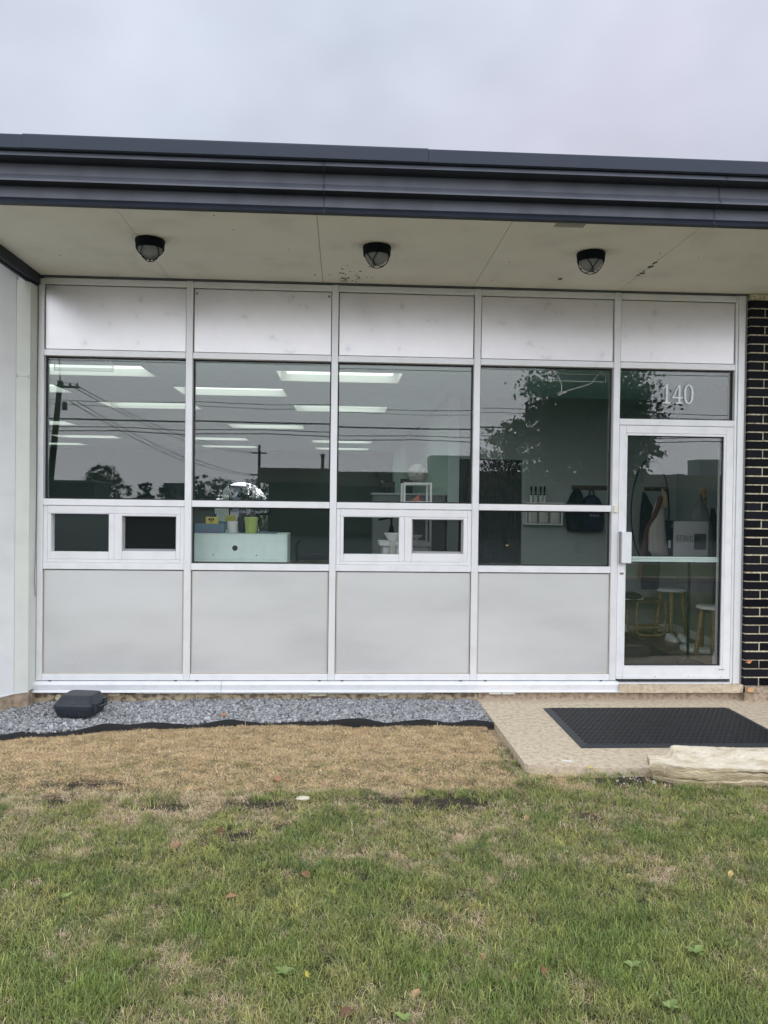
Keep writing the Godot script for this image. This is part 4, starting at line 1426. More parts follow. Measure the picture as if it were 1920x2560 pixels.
func weed(label: String, at: Vector3, leaves: int, s: float, seed_: int) -> void:
	var w := thing("weed", label, "weed", at)
	var r := RandomNumberGenerator.new()
	r.seed = seed_
	for k in leaves:
		var g := Geo.new()
		var a := TAU * k / leaves + r.randfn() * 0.3
		var d := Vector3(cos(a), 0, sin(a))
		var sd := Vector3(-sin(a), 0, cos(a))
		var l := s * r.randf_range(0.7, 1.25)
		var rise := r.randf_range(0.45, 1.1)
		var last := []
		for i in 6:
			var t := i / 5.0
			var wd := l * 0.26 * sin(PI * (0.08 + 0.9 * t)) * (1.0 + 0.25 * (i % 2))
			var m := d * l * t * 0.9 + Vector3(0, l * rise * (t - 0.45 * t * t), 0)
			var now := [m - sd * wd + Vector3(0, wd * 0.35, 0), m, m + sd * wd + Vector3(0, wd * 0.35, 0)]
			if i:
				g.quad(last[0], last[1], now[1], now[0])
				g.quad(last[1], last[2], now[2], now[1])
			last = now
		var f := r.randf_range(0.75, 1.25)
		var mt := mat(lin(0.20 * f, 0.27 * f, 0.08 * f), 0.5)
		mt.backlight_enabled = true
		mt.backlight = Color(0.3, 0.4, 0.15)
		put("leaf", g.mesh(true), mt, w)


func tool_case() -> void:
	var t := thing("tool_case", "black moulded plastic carrying case standing on the gravel", "case", Vector3(-2.045, 0.026, 0.405), -0.135)
	t.scale.y = 0.9
	var b := Geo.new()
	b.loft([[0.0, 0, 0, 0.128, 0.118], [0.006, 0, 0, 0.140, 0.130], [0.045, 0, 0, 0.150, 0.140], [0.072, 0, 0, 0.155, 0.146], [0.076, 0, 0, 0.160, 0.150], [0.086, 0, 0, 0.160, 0.150], [0.088, 0, 0, 0.156, 0.147]], 7.0, 64)
	put("case_base", b.mesh(), M.plastic, t)
	var l := Geo.new()
	l.loft([[0.089, 0, 0, 0.156, 0.147], [0.091, 0, 0, 0.162, 0.152], [0.102, 0, 0, 0.162, 0.152], [0.106, 0, 0, 0.156, 0.146], [0.118, 0, 0, 0.153, 0.142], [0.122, 0, 0, 0.146, 0.136], [0.150, 0, -0.008, 0.134, 0.118], [0.170, 0, -0.014, 0.126, 0.100], [0.176, 0, -0.014, 0.120, 0.094], [0.178, 0, -0.014, 0.112, 0.088]], 7.0, 64)
	put("lid", l.mesh(), M.plastic, t)
	for s in [-1.0, 1.0]:
		var lt := Geo.new()
		lt.box(Vector3(s * 0.082 - 0.022, 0.160, 0.052), Vector3(s * 0.082 + 0.022, 0.1755, 0.112), 0.004, Transform3D(Basis(Vector3.RIGHT, 0.5), Vector3(0, 0.022, -0.075)))
		put("raised_pad", lt.mesh(), M.plastic, t)
		var la := Geo.new()
		la.box(Vector3(0.152, 0.05, s * 0.085 - 0.022), Vector3(0.170, 0.125, s * 0.085 + 0.022), 0.005)
		put("latch", la.mesh(), M.plastic, t)
	var h := Geo.new()
	h.tube([Vector3(0.155, 0.088, -0.055), Vector3(0.182, 0.085, -0.05), Vector3(0.187, 0.083, 0.0), Vector3(0.182, 0.085, 0.05), Vector3(0.155, 0.088, 0.055)], 0.009, 10)
	put("handle", h.mesh(true), M.plastic, t)
	var rb := Geo.new()
	for k in 7:
		rb.box(Vector3(-0.11 + k * 0.034, 0.008, 0.124), Vector3(-0.106 + k * 0.034, 0.074, 0.143), 0.001)
	put("ribs", rb.mesh(), M.plastic, t)


func door_mat() -> void:
	var t := thing("door_mat", "large black rubber mat with slotted holes on the concrete path", "door mat", Vector3(2.45, 0.031, 0.82), 0.0)
	var hw := 0.785
	var hd := 0.51
	put("backing", bx(-hw, 0.0, -hd, hw, 0.003, hd), M.gasket, t)
	var g := Geo.new()
	# sloped border on four sides
	var o := [Vector3(-hw, 0.003, -hd), Vector3(hw, 0.003, -hd), Vector3(hw, 0.003, hd), Vector3(-hw, 0.003, hd)]
	var i := [Vector3(-hw + 0.05, 0.015, -hd + 0.03), Vector3(hw - 0.05, 0.015, -hd + 0.03), Vector3(hw - 0.05, 0.015, hd - 0.05), Vector3(-hw + 0.05, 0.015, hd - 0.05)]
	for k in 4:
		var j := (k + 1) % 4
		g.quad(o[k], i[k], i[j], o[j])
		g.quad(i[k], i[k] - Vector3(0, 0.012, 0), i[j] - Vector3(0, 0.012, 0), i[j])
	put("border", g.mesh(), M.rubber_light, t)
	# the grid of slots: long bars, and short ties between them that step from row to row
	var b := Geo.new()
	var x0 := -hw + 0.05
	var x1 := hw - 0.05
	var z0 := -hd + 0.03
	var rows := 27
	var pitch := (2.0 * hd - 0.08) / rows
	for k in rows + 1:
		b.box(Vector3(x0, 0.0035, z0 + k * pitch - 0.0055), Vector3(x1, 0.015, z0 + k * pitch + 0.0055))
		if k == rows:
			break
		var x := x0 + (0.0 if k % 2 == 0 else 0.021)
		while x < x1 - 0.012:
			b.box(Vector3(x, 0.0035, z0 + k * pitch + 0.005), Vector3(x + 0.012, 0.0135, z0 + (k + 1) * pitch - 0.005))
			x += 0.042
	put("slot_grid", b.mesh(), M.rubber, t)
	var s := Geo.new()
	for k in 5:
		s.box(Vector3(x0 + 0.235 * (k + 1), 0.013, z0), Vector3(x0 + 0.235 * (k + 1) + 0.003, 0.0158, hd - 0.05))
	put("seams", s.mesh(), M.rubber_light, t)


func boulder() -> void:
	# a slab of pale layered limestone: a broken bedded front, a snapped left end, and a flat top split into shallow flakes
	var n := noise(91, 3.2, 3)
	var n2 := noise(92, 14.0, 3)
	var cell := FastNoiseLite.new()
	cell.seed = 17
	cell.noise_type = FastNoiseLite.TYPE_CELLULAR
	cell.cellular_return_type = FastNoiseLite.RETURN_CELL_VALUE
	cell.cellular_jitter = 1.0
	cell.frequency = 5.5
	cell.domain_warp_enabled = true
	cell.domain_warp_amplitude = 0.06
	cell.domain_warp_frequency = 6.0
	var g := Geo.new()
	g.tinted = true
	var nx := 170
	var prof := 64
	var last := []
	for i in nx + 1:
		var u := float(i) / nx
		var x := lerpf(1.945, 3.45, u)
		var zf := 1.875 + 0.085 * smoothstep(0.0, 0.12, u) + 0.075 * u + 0.012 * n.get_noise_2d(x * 1.5, 1.0)
		var zb := 1.80 - 0.10 * smoothstep(0.05, 0.14, u) + 0.10 * u
		var hf := 0.118 - 0.028 * u + 0.010 * n.get_noise_2d(x * 2.0, 9.0) - 0.02 * (1.0 - smoothstep(0.0, 0.03, u))
		var hb := 0.135 + 0.042 * smoothstep(0.09, 0.115, u) - 0.03 * u
		var now := []
		var tints := []
		for j in prof:
			var v := float(j) / (prof - 1)
			var p: Vector3
			var tint := Color(1.0, 0.985, 0.96)
			if v < 0.45:
				var w := v / 0.45
				# two long open bedding cracks that wander, and blocks between them standing a little in or out
				var y1 := 0.40 + 0.07 * n.get_noise_2d(x * 0.9, 31.0) + 0.03 * n2.get_noise_2d(x, 5.0)
				var y2 := 0.80 - 0.10 * smoothstep(0.35, 0.9, u) + 0.05 * n.get_noise_2d(x * 1.1, 57.0) + 0.025 * n2.get_noise_2d(x, 9.0)
				var layer := 0.0 if w < y1 else (1.0 if w < y2 else 2.0)
				var block := cell.get_noise_2d(x * 0.55 + layer * 7.0, layer * 3.0)
				var crack := exp(-pow((w - y1) / 0.04, 2.0)) * clampf(0.3 + 1.5 * n.get_noise_2d(x * 1.5, 71.0), 0.0, 1.0) + exp(-pow((w - y2) / 0.045, 2.0)) * smoothstep(0.25, 0.45, u)
				# the broken face is yellower than the weathered top; its upper edge has a painted highlight, the cracks are tinted dark
				tint = Color(0.90, 0.83, 0.69).lerp(Color(1.02, 1.0, 0.98), smoothstep(0.86, 1.0, w)).lerp(Color(0.26, 0.23, 0.19), clampf(crack * 1.1 - 0.15, 0.0, 0.85))
				tint = tint * (0.94 + 0.10 * block)
				p = Vector3(x, lerpf(-0.03, hf, w), zf - 0.05 * pow(1.0 - w, 2.2) - 0.010 * w + 0.011 * block - 0.018 * crack + 0.003 * n2.get_noise_2d(x * 1.2, w * 3.0))
			elif v < 0.82:
				var w := (v - 0.45) / 0.37
				var flake := cell.get_noise_2d(x * 0.5 + w * 0.10, w * 0.34 + 4.0)
				p = Vector3(x, lerpf(hf, hb, pow(w, 0.75)) + 0.015 * flake * smoothstep(0.0, 0.12, w) * (1.0 - smoothstep(0.9, 1.0, w)) + 0.003 * n2.get_noise_2d(x * 1.3, w * 2.0), lerpf(zf - 0.010, zb, w))
			else:
				var w := (v - 0.82) / 0.18
				p = Vector3(x, lerpf(hb, -0.03, w), zb - 0.02 * sin(PI * w))
			if u < 0.06:
				var e := 1.0 - u / 0.06
				p.x += 0.03 * e * cell.get_noise_2d(p.y * 1.5, p.z) + 0.035 * e * absf(v - 0.4)
			now.append(p)
			tints.append(tint)
		if i:
			for j in prof - 1:
				g.col = tints[j]
				g.quad(last[j], last[j + 1], now[j + 1], now[j])
		else:
			g.col = Color(0.92, 0.87, 0.76)
			endcap(g, now, false)
		last = now
	endcap(g, last, true)
	tag(put("limestone_boulder", g.mesh(), M.rock), "long pale layered limestone block lying at the edge of the path", "boulder")
	var r := RandomNumberGenerator.new()
	r.seed = 3
	var rows := PackedFloat32Array()
	for k in 26:
		var s := r.randf_range(0.004, 0.009)
		var b := Basis.from_euler(Vector3(r.randf(), r.randf() * 6.0, r.randf())) * Basis.from_scale(Vector3(s, s * 0.6, s * 0.8))
		row(rows, b, Vector3(r.randf_range(1.70, 1.96), 0.004, r.randf_range(1.76, 1.93)), Color(0.7, 0.68, 0.62))
	tag(scatter("stone_chips", pebble(44), M.stone, rows), "white stone chips in the bare soil by the boulder's end", "chips")


func endcap(g: Geo, ring: Array, flip: bool) -> void:
	var m := Vector3.ZERO
	for p in ring:
		m += p
	m /= ring.size()
	for j in ring.size():
		var k := (j + 1) % ring.size()
		if flip:
			g.tri(m, ring[j], ring[k])
		else:
			g.tri(m, ring[k], ring[j])


func wall_lamps() -> void:
	var spots := [[-1.40, "left"], [0.222, "middle"], [1.80, "right"]]
	for k in 3:
		var t := thing("bulkhead_lamp", "%s of three round black caged lamps under the canopy" % spots[k][1], "lamp", Vector3(spots[k][0], 3.57, 0.955), 0.5 + 0.35 * k, "caged lamps under the canopy")
		var down := Transform3D(Basis(Vector3.RIGHT, PI), Vector3.ZERO)
		var b := Geo.new()
		b.lathe(down, [[0.098, 0.0005], [0.104, 0.006], [0.104, 0.016], [0.101, 0.03], [0.099, 0.062], [0.092, 0.066], [0.088, 0.060]], 40)
		put("base", b.mesh(true), M.black_metal, t)
		var gl := Geo.new()
		var prof := []
		for i in 13:
			var a := i / 12.0 * PI / 2
			prof.append([0.086 * cos(a) + 0.0005, 0.055 + 0.080 * sin(a)])
		gl.lathe(down, prof, 36)
		put("glass_dome", gl.mesh(true), M.frosted, t)
		var cg := Geo.new()
		for i in 6:
			# ribs run down the dome from the base ring to a small ring underneath
			var a := TAU * i / 6.0 + 0.26
			var pts := []
			for j in 11:
				var s := j / 10.0 * PI / 2.0 * 0.82
				var sw := a + 0.85 * (j / 10.0) * (1.0 if i % 2 == 0 else -1.0)
				pts.append(Vector3(cos(sw) * 0.093 * cos(s), -0.06 - 0.090 * sin(s), sin(sw) * 0.093 * cos(s)))
			cg.tube(pts, 0.0034, 7)
		var rg := []
		for j in 25:
			var a := TAU * j / 24.0
			rg.append(Vector3(cos(a) * 0.096, -0.064, sin(a) * 0.096))
		cg.tube(rg, 0.0036, 7)
		var rs := []
		for j in 19:
			var a := TAU * j / 18.0
			rs.append(Vector3(cos(a) * 0.030, -0.146, sin(a) * 0.030))
		cg.tube(rs, 0.003, 7)
		put("cage", cg.mesh(true), M.black_metal, t)


func room() -> void:
	# recessed ceiling lights, open below, their tubes high inside
	var place := troffer_places()
	var labels := ["nearest bright ceiling light, crossing the bar between second and third windows", "bright ceiling light at the upper left of the second window", "third bright ceiling light, across the second and third windows", "dull ceiling light in the middle of the second window", "dull ceiling light low at the left of the second window", "lowest ceiling light strip in the second window", "dull ceiling light strip low at the left of the third window", "faintest ceiling light strip low in the third window", "large ceiling light at the top of the first window", "long ceiling light at the right of the first window", "ceiling light behind the mirrored pole in the first window", "ceiling light low at the left of the first window", "thin ceiling light strip low in the first window", "lowest ceiling light strip in the first window"]
	var hs := Geo.new()
	hs.quad(Vector3(0, 0.11, 0), Vector3(1.24, 0.11, 0), Vector3(1.24, 0.11, -0.62), Vector3(0, 0.11, -0.62))
	for q in [[0.0, 0.0, 1.24, 0.0], [1.24, 0.0, 1.24, -0.62], [1.24, -0.62, 0.0, -0.62], [0.0, -0.62, 0.0, 0.0]]:
		hs.quad(Vector3(q[0], 0.0, q[1]), Vector3(q[0], 0.11, q[1]), Vector3(q[2], 0.11, q[3]), Vector3(q[2], 0.0, q[3]))
	var rim := frame_flat(0.0, -0.62, 1.24, 0.0, 0.018)
	var glow := mat(lin(0.9, 0.95, 0.9), 0.6)
	glow.emission_enabled = true
	glow.emission = Color(0.93, 1.0, 0.95)
	glow.emission_energy_multiplier = 0.55
	var hm := hs.mesh()
	var tm := bx(0.06, 0.066, -0.585, 1.18, 0.085, -0.035, 0.006)
	for k in place.size():
		var t := thing("ceiling_light", labels[k], "ceiling light", Vector3(place[k][0], 3.001, place[k][1]), 0.0, "recessed ceiling lights of the room")
		put("housing", hm, M.white, t)
		put("rim", rim, M.white, t)
		put("tube_light", tm, glow, t)
		var a := AreaLight3D.new()
		a.name = "tube_glow"
		a.area_size = Vector2(1.1, 0.5)
		a.light_energy = 0.13
		a.light_color = Color(0.88, 1.0, 0.96)
		a.set("area_range", 30.0)
		a.shadow_enabled = true
		a.transform = Transform3D(Basis(Vector3.RIGHT, -PI / 2), Vector3(0.62, -0.008, -0.31))
		t.add_child(a, true)
	window_display()
	workroom()
	entry()


func frame_flat(x0: float, z0: float, x1: float, z1: float, w: float) -> ArrayMesh:
	var g := Geo.new()
	g.box(Vector3(x0 - w, -0.006, z0 - w), Vector3(x1 + w, -0.001, z0))
	g.box(Vector3(x0 - w, -0.006, z1), Vector3(x1 + w, -0.001, z1 + w))
	g.box(Vector3(x0 - w, -0.006, z0), Vector3(x0, -0.001, z1))
	g.box(Vector3(x1, -0.006, z0), Vector3(x1 + w, -0.001, z1))
	return g.mesh()


func text(s: String, px_height: float, font: String, m: Material, parent: Node3D, called: String, at: Transform3D) -> MeshInstance3D:
	var t := TextMesh.new()
	var f := SystemFont.new()
	f.font_names = PackedStringArray([font])
	t.font = f
	t.font_size = 48
	t.pixel_size = px_height / 48.0
	t.depth = 0.001
	t.text = s
	return put(called, t, m, parent, at)


func window_display() -> void:
	var cab := thing("cabinet", "pale mint cabinet with its back and cable hole facing the second window", "cabinet", Vector3(-0.905, 0.188, -0.30))
	put("carcass", bx(-0.414, 0.0, -0.38, 0.414, 1.235, -0.012, 0.003), M.mint, cab)
	put("back_panel", bx(-0.402, 1.0065, -0.011, 0.402, 1.225, -0.004, 0.002), M.mint, cab)
	put("back_panel", bx(-0.402, 0.02, -0.011, 0.402, 1.0035, -0.004, 0.002), M.mint, cab)
	var ho := Geo.new()
	ho.lathe(Transform3D(Basis(Vector3.RIGHT, PI / 2), Vector3(-0.047, 1.108, -0.0038)), [[0.0245, 0.0], [0.0245, 0.0012], [0.0, 0.0013]], 30)
	put("cable_hole", ho.mesh(), M.void, cab)
	for p in [[-0.237, 1.046], [0.143, 1.046]]:
		var sc := Geo.new()
		sc.lathe(Transform3D(Basis(Vector3.RIGHT, PI / 2), Vector3(p[0], p[1], -0.0038)), [[0.007, 0.0], [0.006, 0.003], [0.0, 0.004]], 12)
		put("screw", sc.mesh(), M.reveal, cab)
	var y := 1.4235
	var bl := thing("blue_box", "dusty blue cardboard box on the mint cabinet, under the yellow box", "box", Vector3(-1.194, y, -0.45), 0.03)
	put("carton", bx(-0.125, 0, -0.07, 0.125, 0.082, 0.07, 0.002), mat(lin(0.12, 0.22, 0.30), 0.7), bl)
	put("print", bx(-0.072, 0.004, 0.0705, -0.016, 0.036, 0.0715), mat(lin(0.2, 0.17, 0.28), 0.7), bl)
	put("print", bx(0.016, 0.004, 0.0705, 0.07, 0.036, 0.0715), mat(lin(0.2, 0.17, 0.28), 0.7), bl)
	var yb := thing("yellow_box", "small yellow box with a black printed label on the blue box", "box", Vector3(-1.176, y + 0.0825, -0.45), -0.04)
	put("carton", bx(-0.051, 0, -0.04, 0.051, 0.06, 0.04, 0.0015), mat(lin(0.62, 0.55, 0.08), 0.6), yb)
	put("label_patch", bx(-0.027, 0.031, 0.0405, 0.025, 0.05, 0.0412), M.void, yb)
	text("ULINE", 0.013, "Droid Sans", mat(lin(0.6, 0.55, 0.1)), yb, "lettering", Transform3D(Basis(), Vector3(-0.001, 0.0405, 0.0416)))
	put("print_line", bx(-0.02, 0.022, 0.0405, 0.018, 0.0265, 0.0412), M.void, yb)
	put("print_line", bx(-0.012, 0.012, 0.0405, 0.011, 0.016, 0.0412), M.void, yb)
	var wp := Geo.new()
	wp.lathe(Transform3D(Basis(), Vector3(-0.995, y, -0.45)), [[0.040, 0.0], [0.044, 0.004], [0.048, 0.105], [0.045, 0.107], [0.042, 0.09], [0.0, 0.088]], 28)
	tag(put("white_pot", wp.mesh(true), mat(lin(0.66, 0.67, 0.67), 0.7)), "plain white cup-shaped pot on the mint cabinet", "pot")
	var gp := thing("plant_pot", "lime green fluted plant pot holding a dark drooping plant", "potted plant", Vector3(-0.827, y, -0.45))
	var pg := Geo.new()
	var last := PackedVector3Array()
	var prof := [[0.046, 0.0], [0.048, 0.003], [0.060, 0.118], [0.065, 0.122], [0.066, 0.146], [0.061, 0.147], [0.058, 0.13], [0.01, 0.128]]
	for k in prof.size():
		var now := PackedVector3Array()
		for j in 72:
			var f := 1.0 + (0.028 if j % 3 == 0 else -0.014) * (1.0 if k < 3 else 0.0)
			now.append(Vector3(cos(TAU * j / 72) * prof[k][0] * f, prof[k][1], sin(TAU * j / 72) * prof[k][0] * f))
		if k:
			pg.bridge(last, now)
		last = now
	put("pot", pg.mesh(), mat(lin(0.40, 0.52, 0.13), 0.5), gp)
	var r := RandomNumberGenerator.new()
	r.seed = 21
	for k in 22:
		var lg := Geo.new()
		var a := r.randf() * TAU
		var d := Vector3(cos(a), 0, sin(a) * 0.7 if sin(a) < 0.0 else sin(a) * 0.15)
		var sd := Vector3(-sin(a), 0, cos(a))
		var l := r.randf_range(0.10, 0.24)
		var lift := r.randf_range(0.09, 0.16)
		var prev := []
		for i in 8:
			var t := i / 7.0
			var w := 0.020 * sin(PI * clampf(t * 1.05, 0.06, 0.98)) * (0.6 if i < 3 else 1.0)
			var m := Vector3(0, 0.13, 0) + d * l * t * 0.75 + Vector3(0, lift * 2.2 * t - lift * 3.4 * t * t, 0)
			var now := [m - sd * w, m + sd * w]
			if i:
				lg.quad(prev[0], prev[1], now[1], now[0])
			prev = now
		put("leaf", lg.mesh(true), mat(lin(0.012, 0.022, 0.014), 0.5), gp)
	var bv := Geo.new()
	bv.lathe(Transform3D(Basis(), Vector3(-0.925, y, -0.56)), [[0.03, 0.0], [0.042, 0.05], [0.048, 0.11], [0.03, 0.16], [0.034, 0.185], [0.026, 0.186], [0.0, 0.16]], 24)
	tag(put("black_vase", bv.mesh(true), mat(lin(0.006, 0.008, 0.016), 0.4)), "black vase standing behind the white and green pots", "vase")
	tag(put("tray", bx(-0.775, y, -0.52, -0.595, y + 0.012, -0.40, 0.004), mat(lin(0.10, 0.16, 0.24), 0.5)), "flat blue-grey tray at the right end of the mint cabinet", "tray")
	var mr := thing("round_mirror", "round mirror behind the mint cabinet reflecting the bright sky", "mirror", Vector3(-0.972, 1.632, -0.90), -0.035)
	var dg := Geo.new()
	dg.lathe(Transform3D(Basis(Vector3.RIGHT, PI / 2), Vector3.ZERO), [[0.262, 0.0], [0.262, 0.004], [0.0, 0.0042]], 72)
	put("mirror_glass", dg.mesh(), M.mirror, mr)
	var rm := Geo.new()
	var pts := []
	for j in 65:
		pts.append(Vector3(cos(TAU * j / 64) * 0.266, sin(TAU * j / 64) * 0.266, 0.002))
	rm.tube(pts, 0.005, 8)
	put("rim", rm.mesh(true), M.black_metal, mr)
	put("stand", bx(-0.02, -1.44, -0.06, 0.02, -0.2, -0.02), M.black_metal, mr)
	put("stand_foot", bx(-0.16, -1.443, -0.16, 0.16, -1.42, 0.06), M.black_metal, mr)
	# slim sign frames hung inside the top of two windows
	for k in 2:
		var x0: float = [-2.49, 1.80][k]
		var x1: float = [-1.99, 2.322][k]
		var s := thing("hanging_sign", ["slim white-edged sign frame hung at the top of the first window", "slim white-edged sign frame with white cord at the top of the fourth window"][k], "sign", Vector3(x0, 2.812, -0.20), 0.0, "sign frames hung inside the windows")
		var w := x1 - x0
		put("frame", frame(0, 0, w, 0.066, -0.006, 0.006, 0.004, 0.004, 0.004, 0.004, 0.0), M.white, s)
		var fm := mat(Color(0.35, 0.42, 0.46, 0.22), 0.5)
		fm.transparency = BaseMaterial3D.TRANSPARENCY_ALPHA
		put("face", bx(0.004, 0.004, -0.003, w - 0.004, 0.062, 0.003), fm, s)
		put("bracket", bx(0.02, 0.067, -0.012, 0.05, 0.105, 0.004, 0.003), M.white, s)
		put("bracket", bx(w - 0.045, 0.067, -0.012, w - 0.015, 0.105, 0.004, 0.003), M.white, s)
		if k == 1:
			var cg := Geo.new()
			cg.tube([Vector3(0.08, 0.066, 0.008), Vector3(0.10, 0.02, 0.012), Vector3(0.122, -0.03, 0.012), Vector3(0.122, -0.10, 0.01), Vector3(0.10, -0.125, 0.012), Vector3(0.085, -0.115, 0.012), Vector3(0.10, -0.10, 0.014), Vector3(0.15, -0.093, 0.012), Vector3(0.165, -0.098, 0.014), Vector3(0.10, -0.118, 0.016), Vector3(0.088, -0.128, 0.014), Vector3(0.11, -0.122, 0.012), Vector3(0.17, -0.085, 0.012), Vector3(0.27, -0.055, 0.012), Vector3(0.35, -0.032, 0.012), Vector3(0.39, -0.012, 0.012), Vector3(0.43, 0.04, 0.012), Vector3(0.455, 0.066, 0.008)], 0.0035, 6)
			put("cord", cg.mesh(true), M.white, s)


func workroom() -> void:
	# behind the third window
	var sh := thing("shelf_unit", "white open-framed shelf stand holding the white paper lantern", "shelf", Vector3(0.637, 0.188, -1.6))
	for p in [[0.0, 0.0], [0.284, 0.0], [0.0, -0.38], [0.284, -0.38]]:
		put("post", bx(p[0], 0.0, p[1] - 0.022, p[0] + 0.022, 1.745, p[1], 0.002), M.white, sh)
	for y in [0.25, 1.02, 1.53, 1.724]:
		if y < 1.6:
			put("shelf_board", bx(0.023, y, -0.38, 0.283, y + 0.016, -0.002), M.white, sh)
		else:
			put("top_rail", frame_level(0.023, -0.379, 0.283, -0.001, y, 0.022), M.white, sh)
	var ln := Geo.new()
	var nz := noise(61, 1.4, 2)
	var last := []
	for i in 6:
		var now := []
		for j in 8:
			var th := PI * (0.08 + 0.84 * i / 5.0)
			var ph := TAU * (j + 0.5 * (i % 2)) / 8
			var d := Vector3(sin(th) * cos(ph), cos(th) * 0.92, sin(th) * sin(ph))
			now.append(Vector3(0.80, 2.038, -1.78) + d * 0.112 * (1.0 + 0.12 * nz.get_noise_3dv(d * 2.0)))
		if i:
			for j in 8:
				ln.quad(last[j], last[(j + 1) % 8], now[(j + 1) % 8], now[j])
		else:
			ln.cap(PackedVector3Array(now))
		last = now
	ln.cap(PackedVector3Array(last), true)
	tag(put("paper_lantern", ln.mesh(), mat(lin(0.33, 0.33, 0.30), 0.8)), "faceted white paper lantern on top of the white shelf stand", "lantern")
	var fg := Geo.new()
	fg.loft([[1.736, 0.80, -1.75, 0.05, 0.03], [1.75, 0.80, -1.75, 0.045, 0.03], [1.775, 0.805, -1.75, 0.025, 0.02], [1.80, 0.815, -1.75, 0.012, 0.01]], 2.0, 16, 0.15, 3.0)
	tag(put("pink_ornament", fg.mesh(true), mat(lin(0.5, 0.16, 0.13), 0.7)), "small pinkish ornament on the upper board of the white shelf stand", "ornament")
	var cn := Geo.new()
	cn.loft([[1.225, 0.79, -1.72, 0.05, 0.04], [1.26, 0.79, -1.72, 0.03, 0.03], [1.33, 0.79, -1.72, 0.014, 0.014], [1.35, 0.79, -1.72, 0.06, 0.04], [1.37, 0.79, -1.72, 0.075, 0.05]], 2.0, 20)
	tag(put("footed_bowl", cn.mesh(true), M.white), "pale footed dish on the lower board of the white shelf stand", "bowl")
	var tb := thing("wash_stand", "white stand with a white bowl basin and black tap behind the third window", "basin", Vector3(0.36, 0.188, -0.9))
	put("top", bx(0.0, 1.105, -0.5, 0.5, 1.14, 0.0, 0.004), M.white, tb)
	put("cupboard", bx(0.035, 0.0, -0.48, 0.47, 1.104, -0.03), M.white, tb)
	var bo := Geo.new()
	bo.lathe(Transform3D(Basis(), Vector3(0.14, 1.141, -0.18)), [[0.03, 0.0], [0.035, 0.012], [0.06, 0.03], [0.088, 0.075], [0.094, 0.082], [0.088, 0.084], [0.055, 0.035], [0.0, 0.025]], 28)
	put("bowl", bo.mesh(true), M.white, tb)
	var tp := Geo.new()
	tp.tube([Vector3(0.13, 1.14, -0.32), Vector3(0.13, 1.36, -0.32), Vector3(0.10, 1.375, -0.30), Vector3(0.0, 1.355, -0.26)], 0.011, 10)
	tp.tube([Vector3(0.13, 1.355, -0.32), Vector3(0.15, 1.40, -0.31)], 0.009, 8)
	tp.lathe(Transform3D(Basis(), Vector3(0.13, 1.20, -0.32)), [[0.012, 0.0], [0.03, 0.02], [0.02, 0.09], [0.012, 0.1]], 12)
	put("tap", tp.mesh(true), M.black_metal, tb)
	var tw := Geo.new()
	tw.loft([[0.90, 0.12, -0.005, 0.045, 0.012], [1.0, 0.118, -0.004, 0.038, 0.012], [1.12, 0.12, 0.004, 0.03, 0.010], [1.148, 0.12, -0.012, 0.03, 0.02]], 2.5, 20, 0.12, 5.0)
	put("towel", tw.mesh(true), mat(lin(0.6, 0.6, 0.55), 1.0), tb)
	var ct := thing("counter", "grey counter along the far side of the room behind the third window", "counter", Vector3(0.36, 0.188, -2.6))
	put("body", bx(0.0, 0.0, -0.5, 0.86, 1.62, 0.0), mat(lin(0.16, 0.17, 0.17), 0.7), ct)
	put("top", bx(-0.02, 1.62, -0.52, 0.87, 1.645, 0.02, 0.003), mat(lin(0.35, 0.36, 0.36), 0.5), ct)
	for k in 2:
		var fx: float = [0.545, 0.76][k]
		var pf := thing("picture", ["dark framed picture standing on the grey counter, nearer the dried branch", "smaller dark framed picture on the grey counter, by the shelf stand"][k], "picture", Vector3(fx, 1.834, -2.72), 0.1, "dark pictures on the counter")
		put("frame", frame(-0.075, 0, 0.075, 0.14 + 0.03 * k, -0.012, 0.006, 0.012, 0.012, 0.012, 0.012), M.void, pf)
		put("print", bx(-0.063, 0.012, -0.01, 0.063, 0.128 + 0.03 * k, 0.0), mat(lin(0.03, 0.03, 0.035), 0.3), pf)
	var br := thing("dried_branch", "dark dried branch in a glass vase on the grey counter", "branch", Vector3(0.47, 1.834, -2.62))
	var bg := Geo.new()
	var r := RandomNumberGenerator.new()
	r.seed = 6
	for k in 7:
		var a := r.randf_range(-0.6, 0.6)
		var p := [Vector3(0, 0.02, 0)]
		for i in 9:
			p.append(p[-1] + Vector3(-0.012 - 0.01 * i * 0.4 + a * 0.012, 0.05 - 0.002 * i, r.randfn() * 0.008))
		bg.tube(p, 0.004, 5, 0.0012)
		for i in range(4, 9):
			bg.tube([p[i], p[i] + Vector3(-0.035 - 0.02 * r.randf(), 0.012 * r.randfn(), 0)], 0.0015, 4, 0.0006)
	put("twigs", bg.mesh(), mat(lin(0.02, 0.018, 0.018), 0.9), br)
	var vg := Geo.new()
	vg.lathe(Transform3D(), [[0.035, 0.0], [0.04, 0.02], [0.03, 0.12], [0.036, 0.15], [0.03, 0.151], [0.0, 0.02]], 18)
	put("vase", vg.mesh(true), mat(lin(0.05, 0.055, 0.06), 0.15), br)
	var ch := thing("swivel_chair", "dark moulded chair low at the right of the second window", "chair", Vector3(-0.32, 0.188, -2.0))
	var cs := Geo.new()
	cs.loft([[0.86, 0, 0, 0.02, 0.02], [0.88, 0, 0, 0.17, 0.16], [0.93, 0.02, 0, 0.15, 0.15], [0.95, 0.05, 0, 0.06, 0.07]], 2.5, 24)
	put("seat", cs.mesh(true), M.cloth_black, ch)
	var cb := Geo.new()
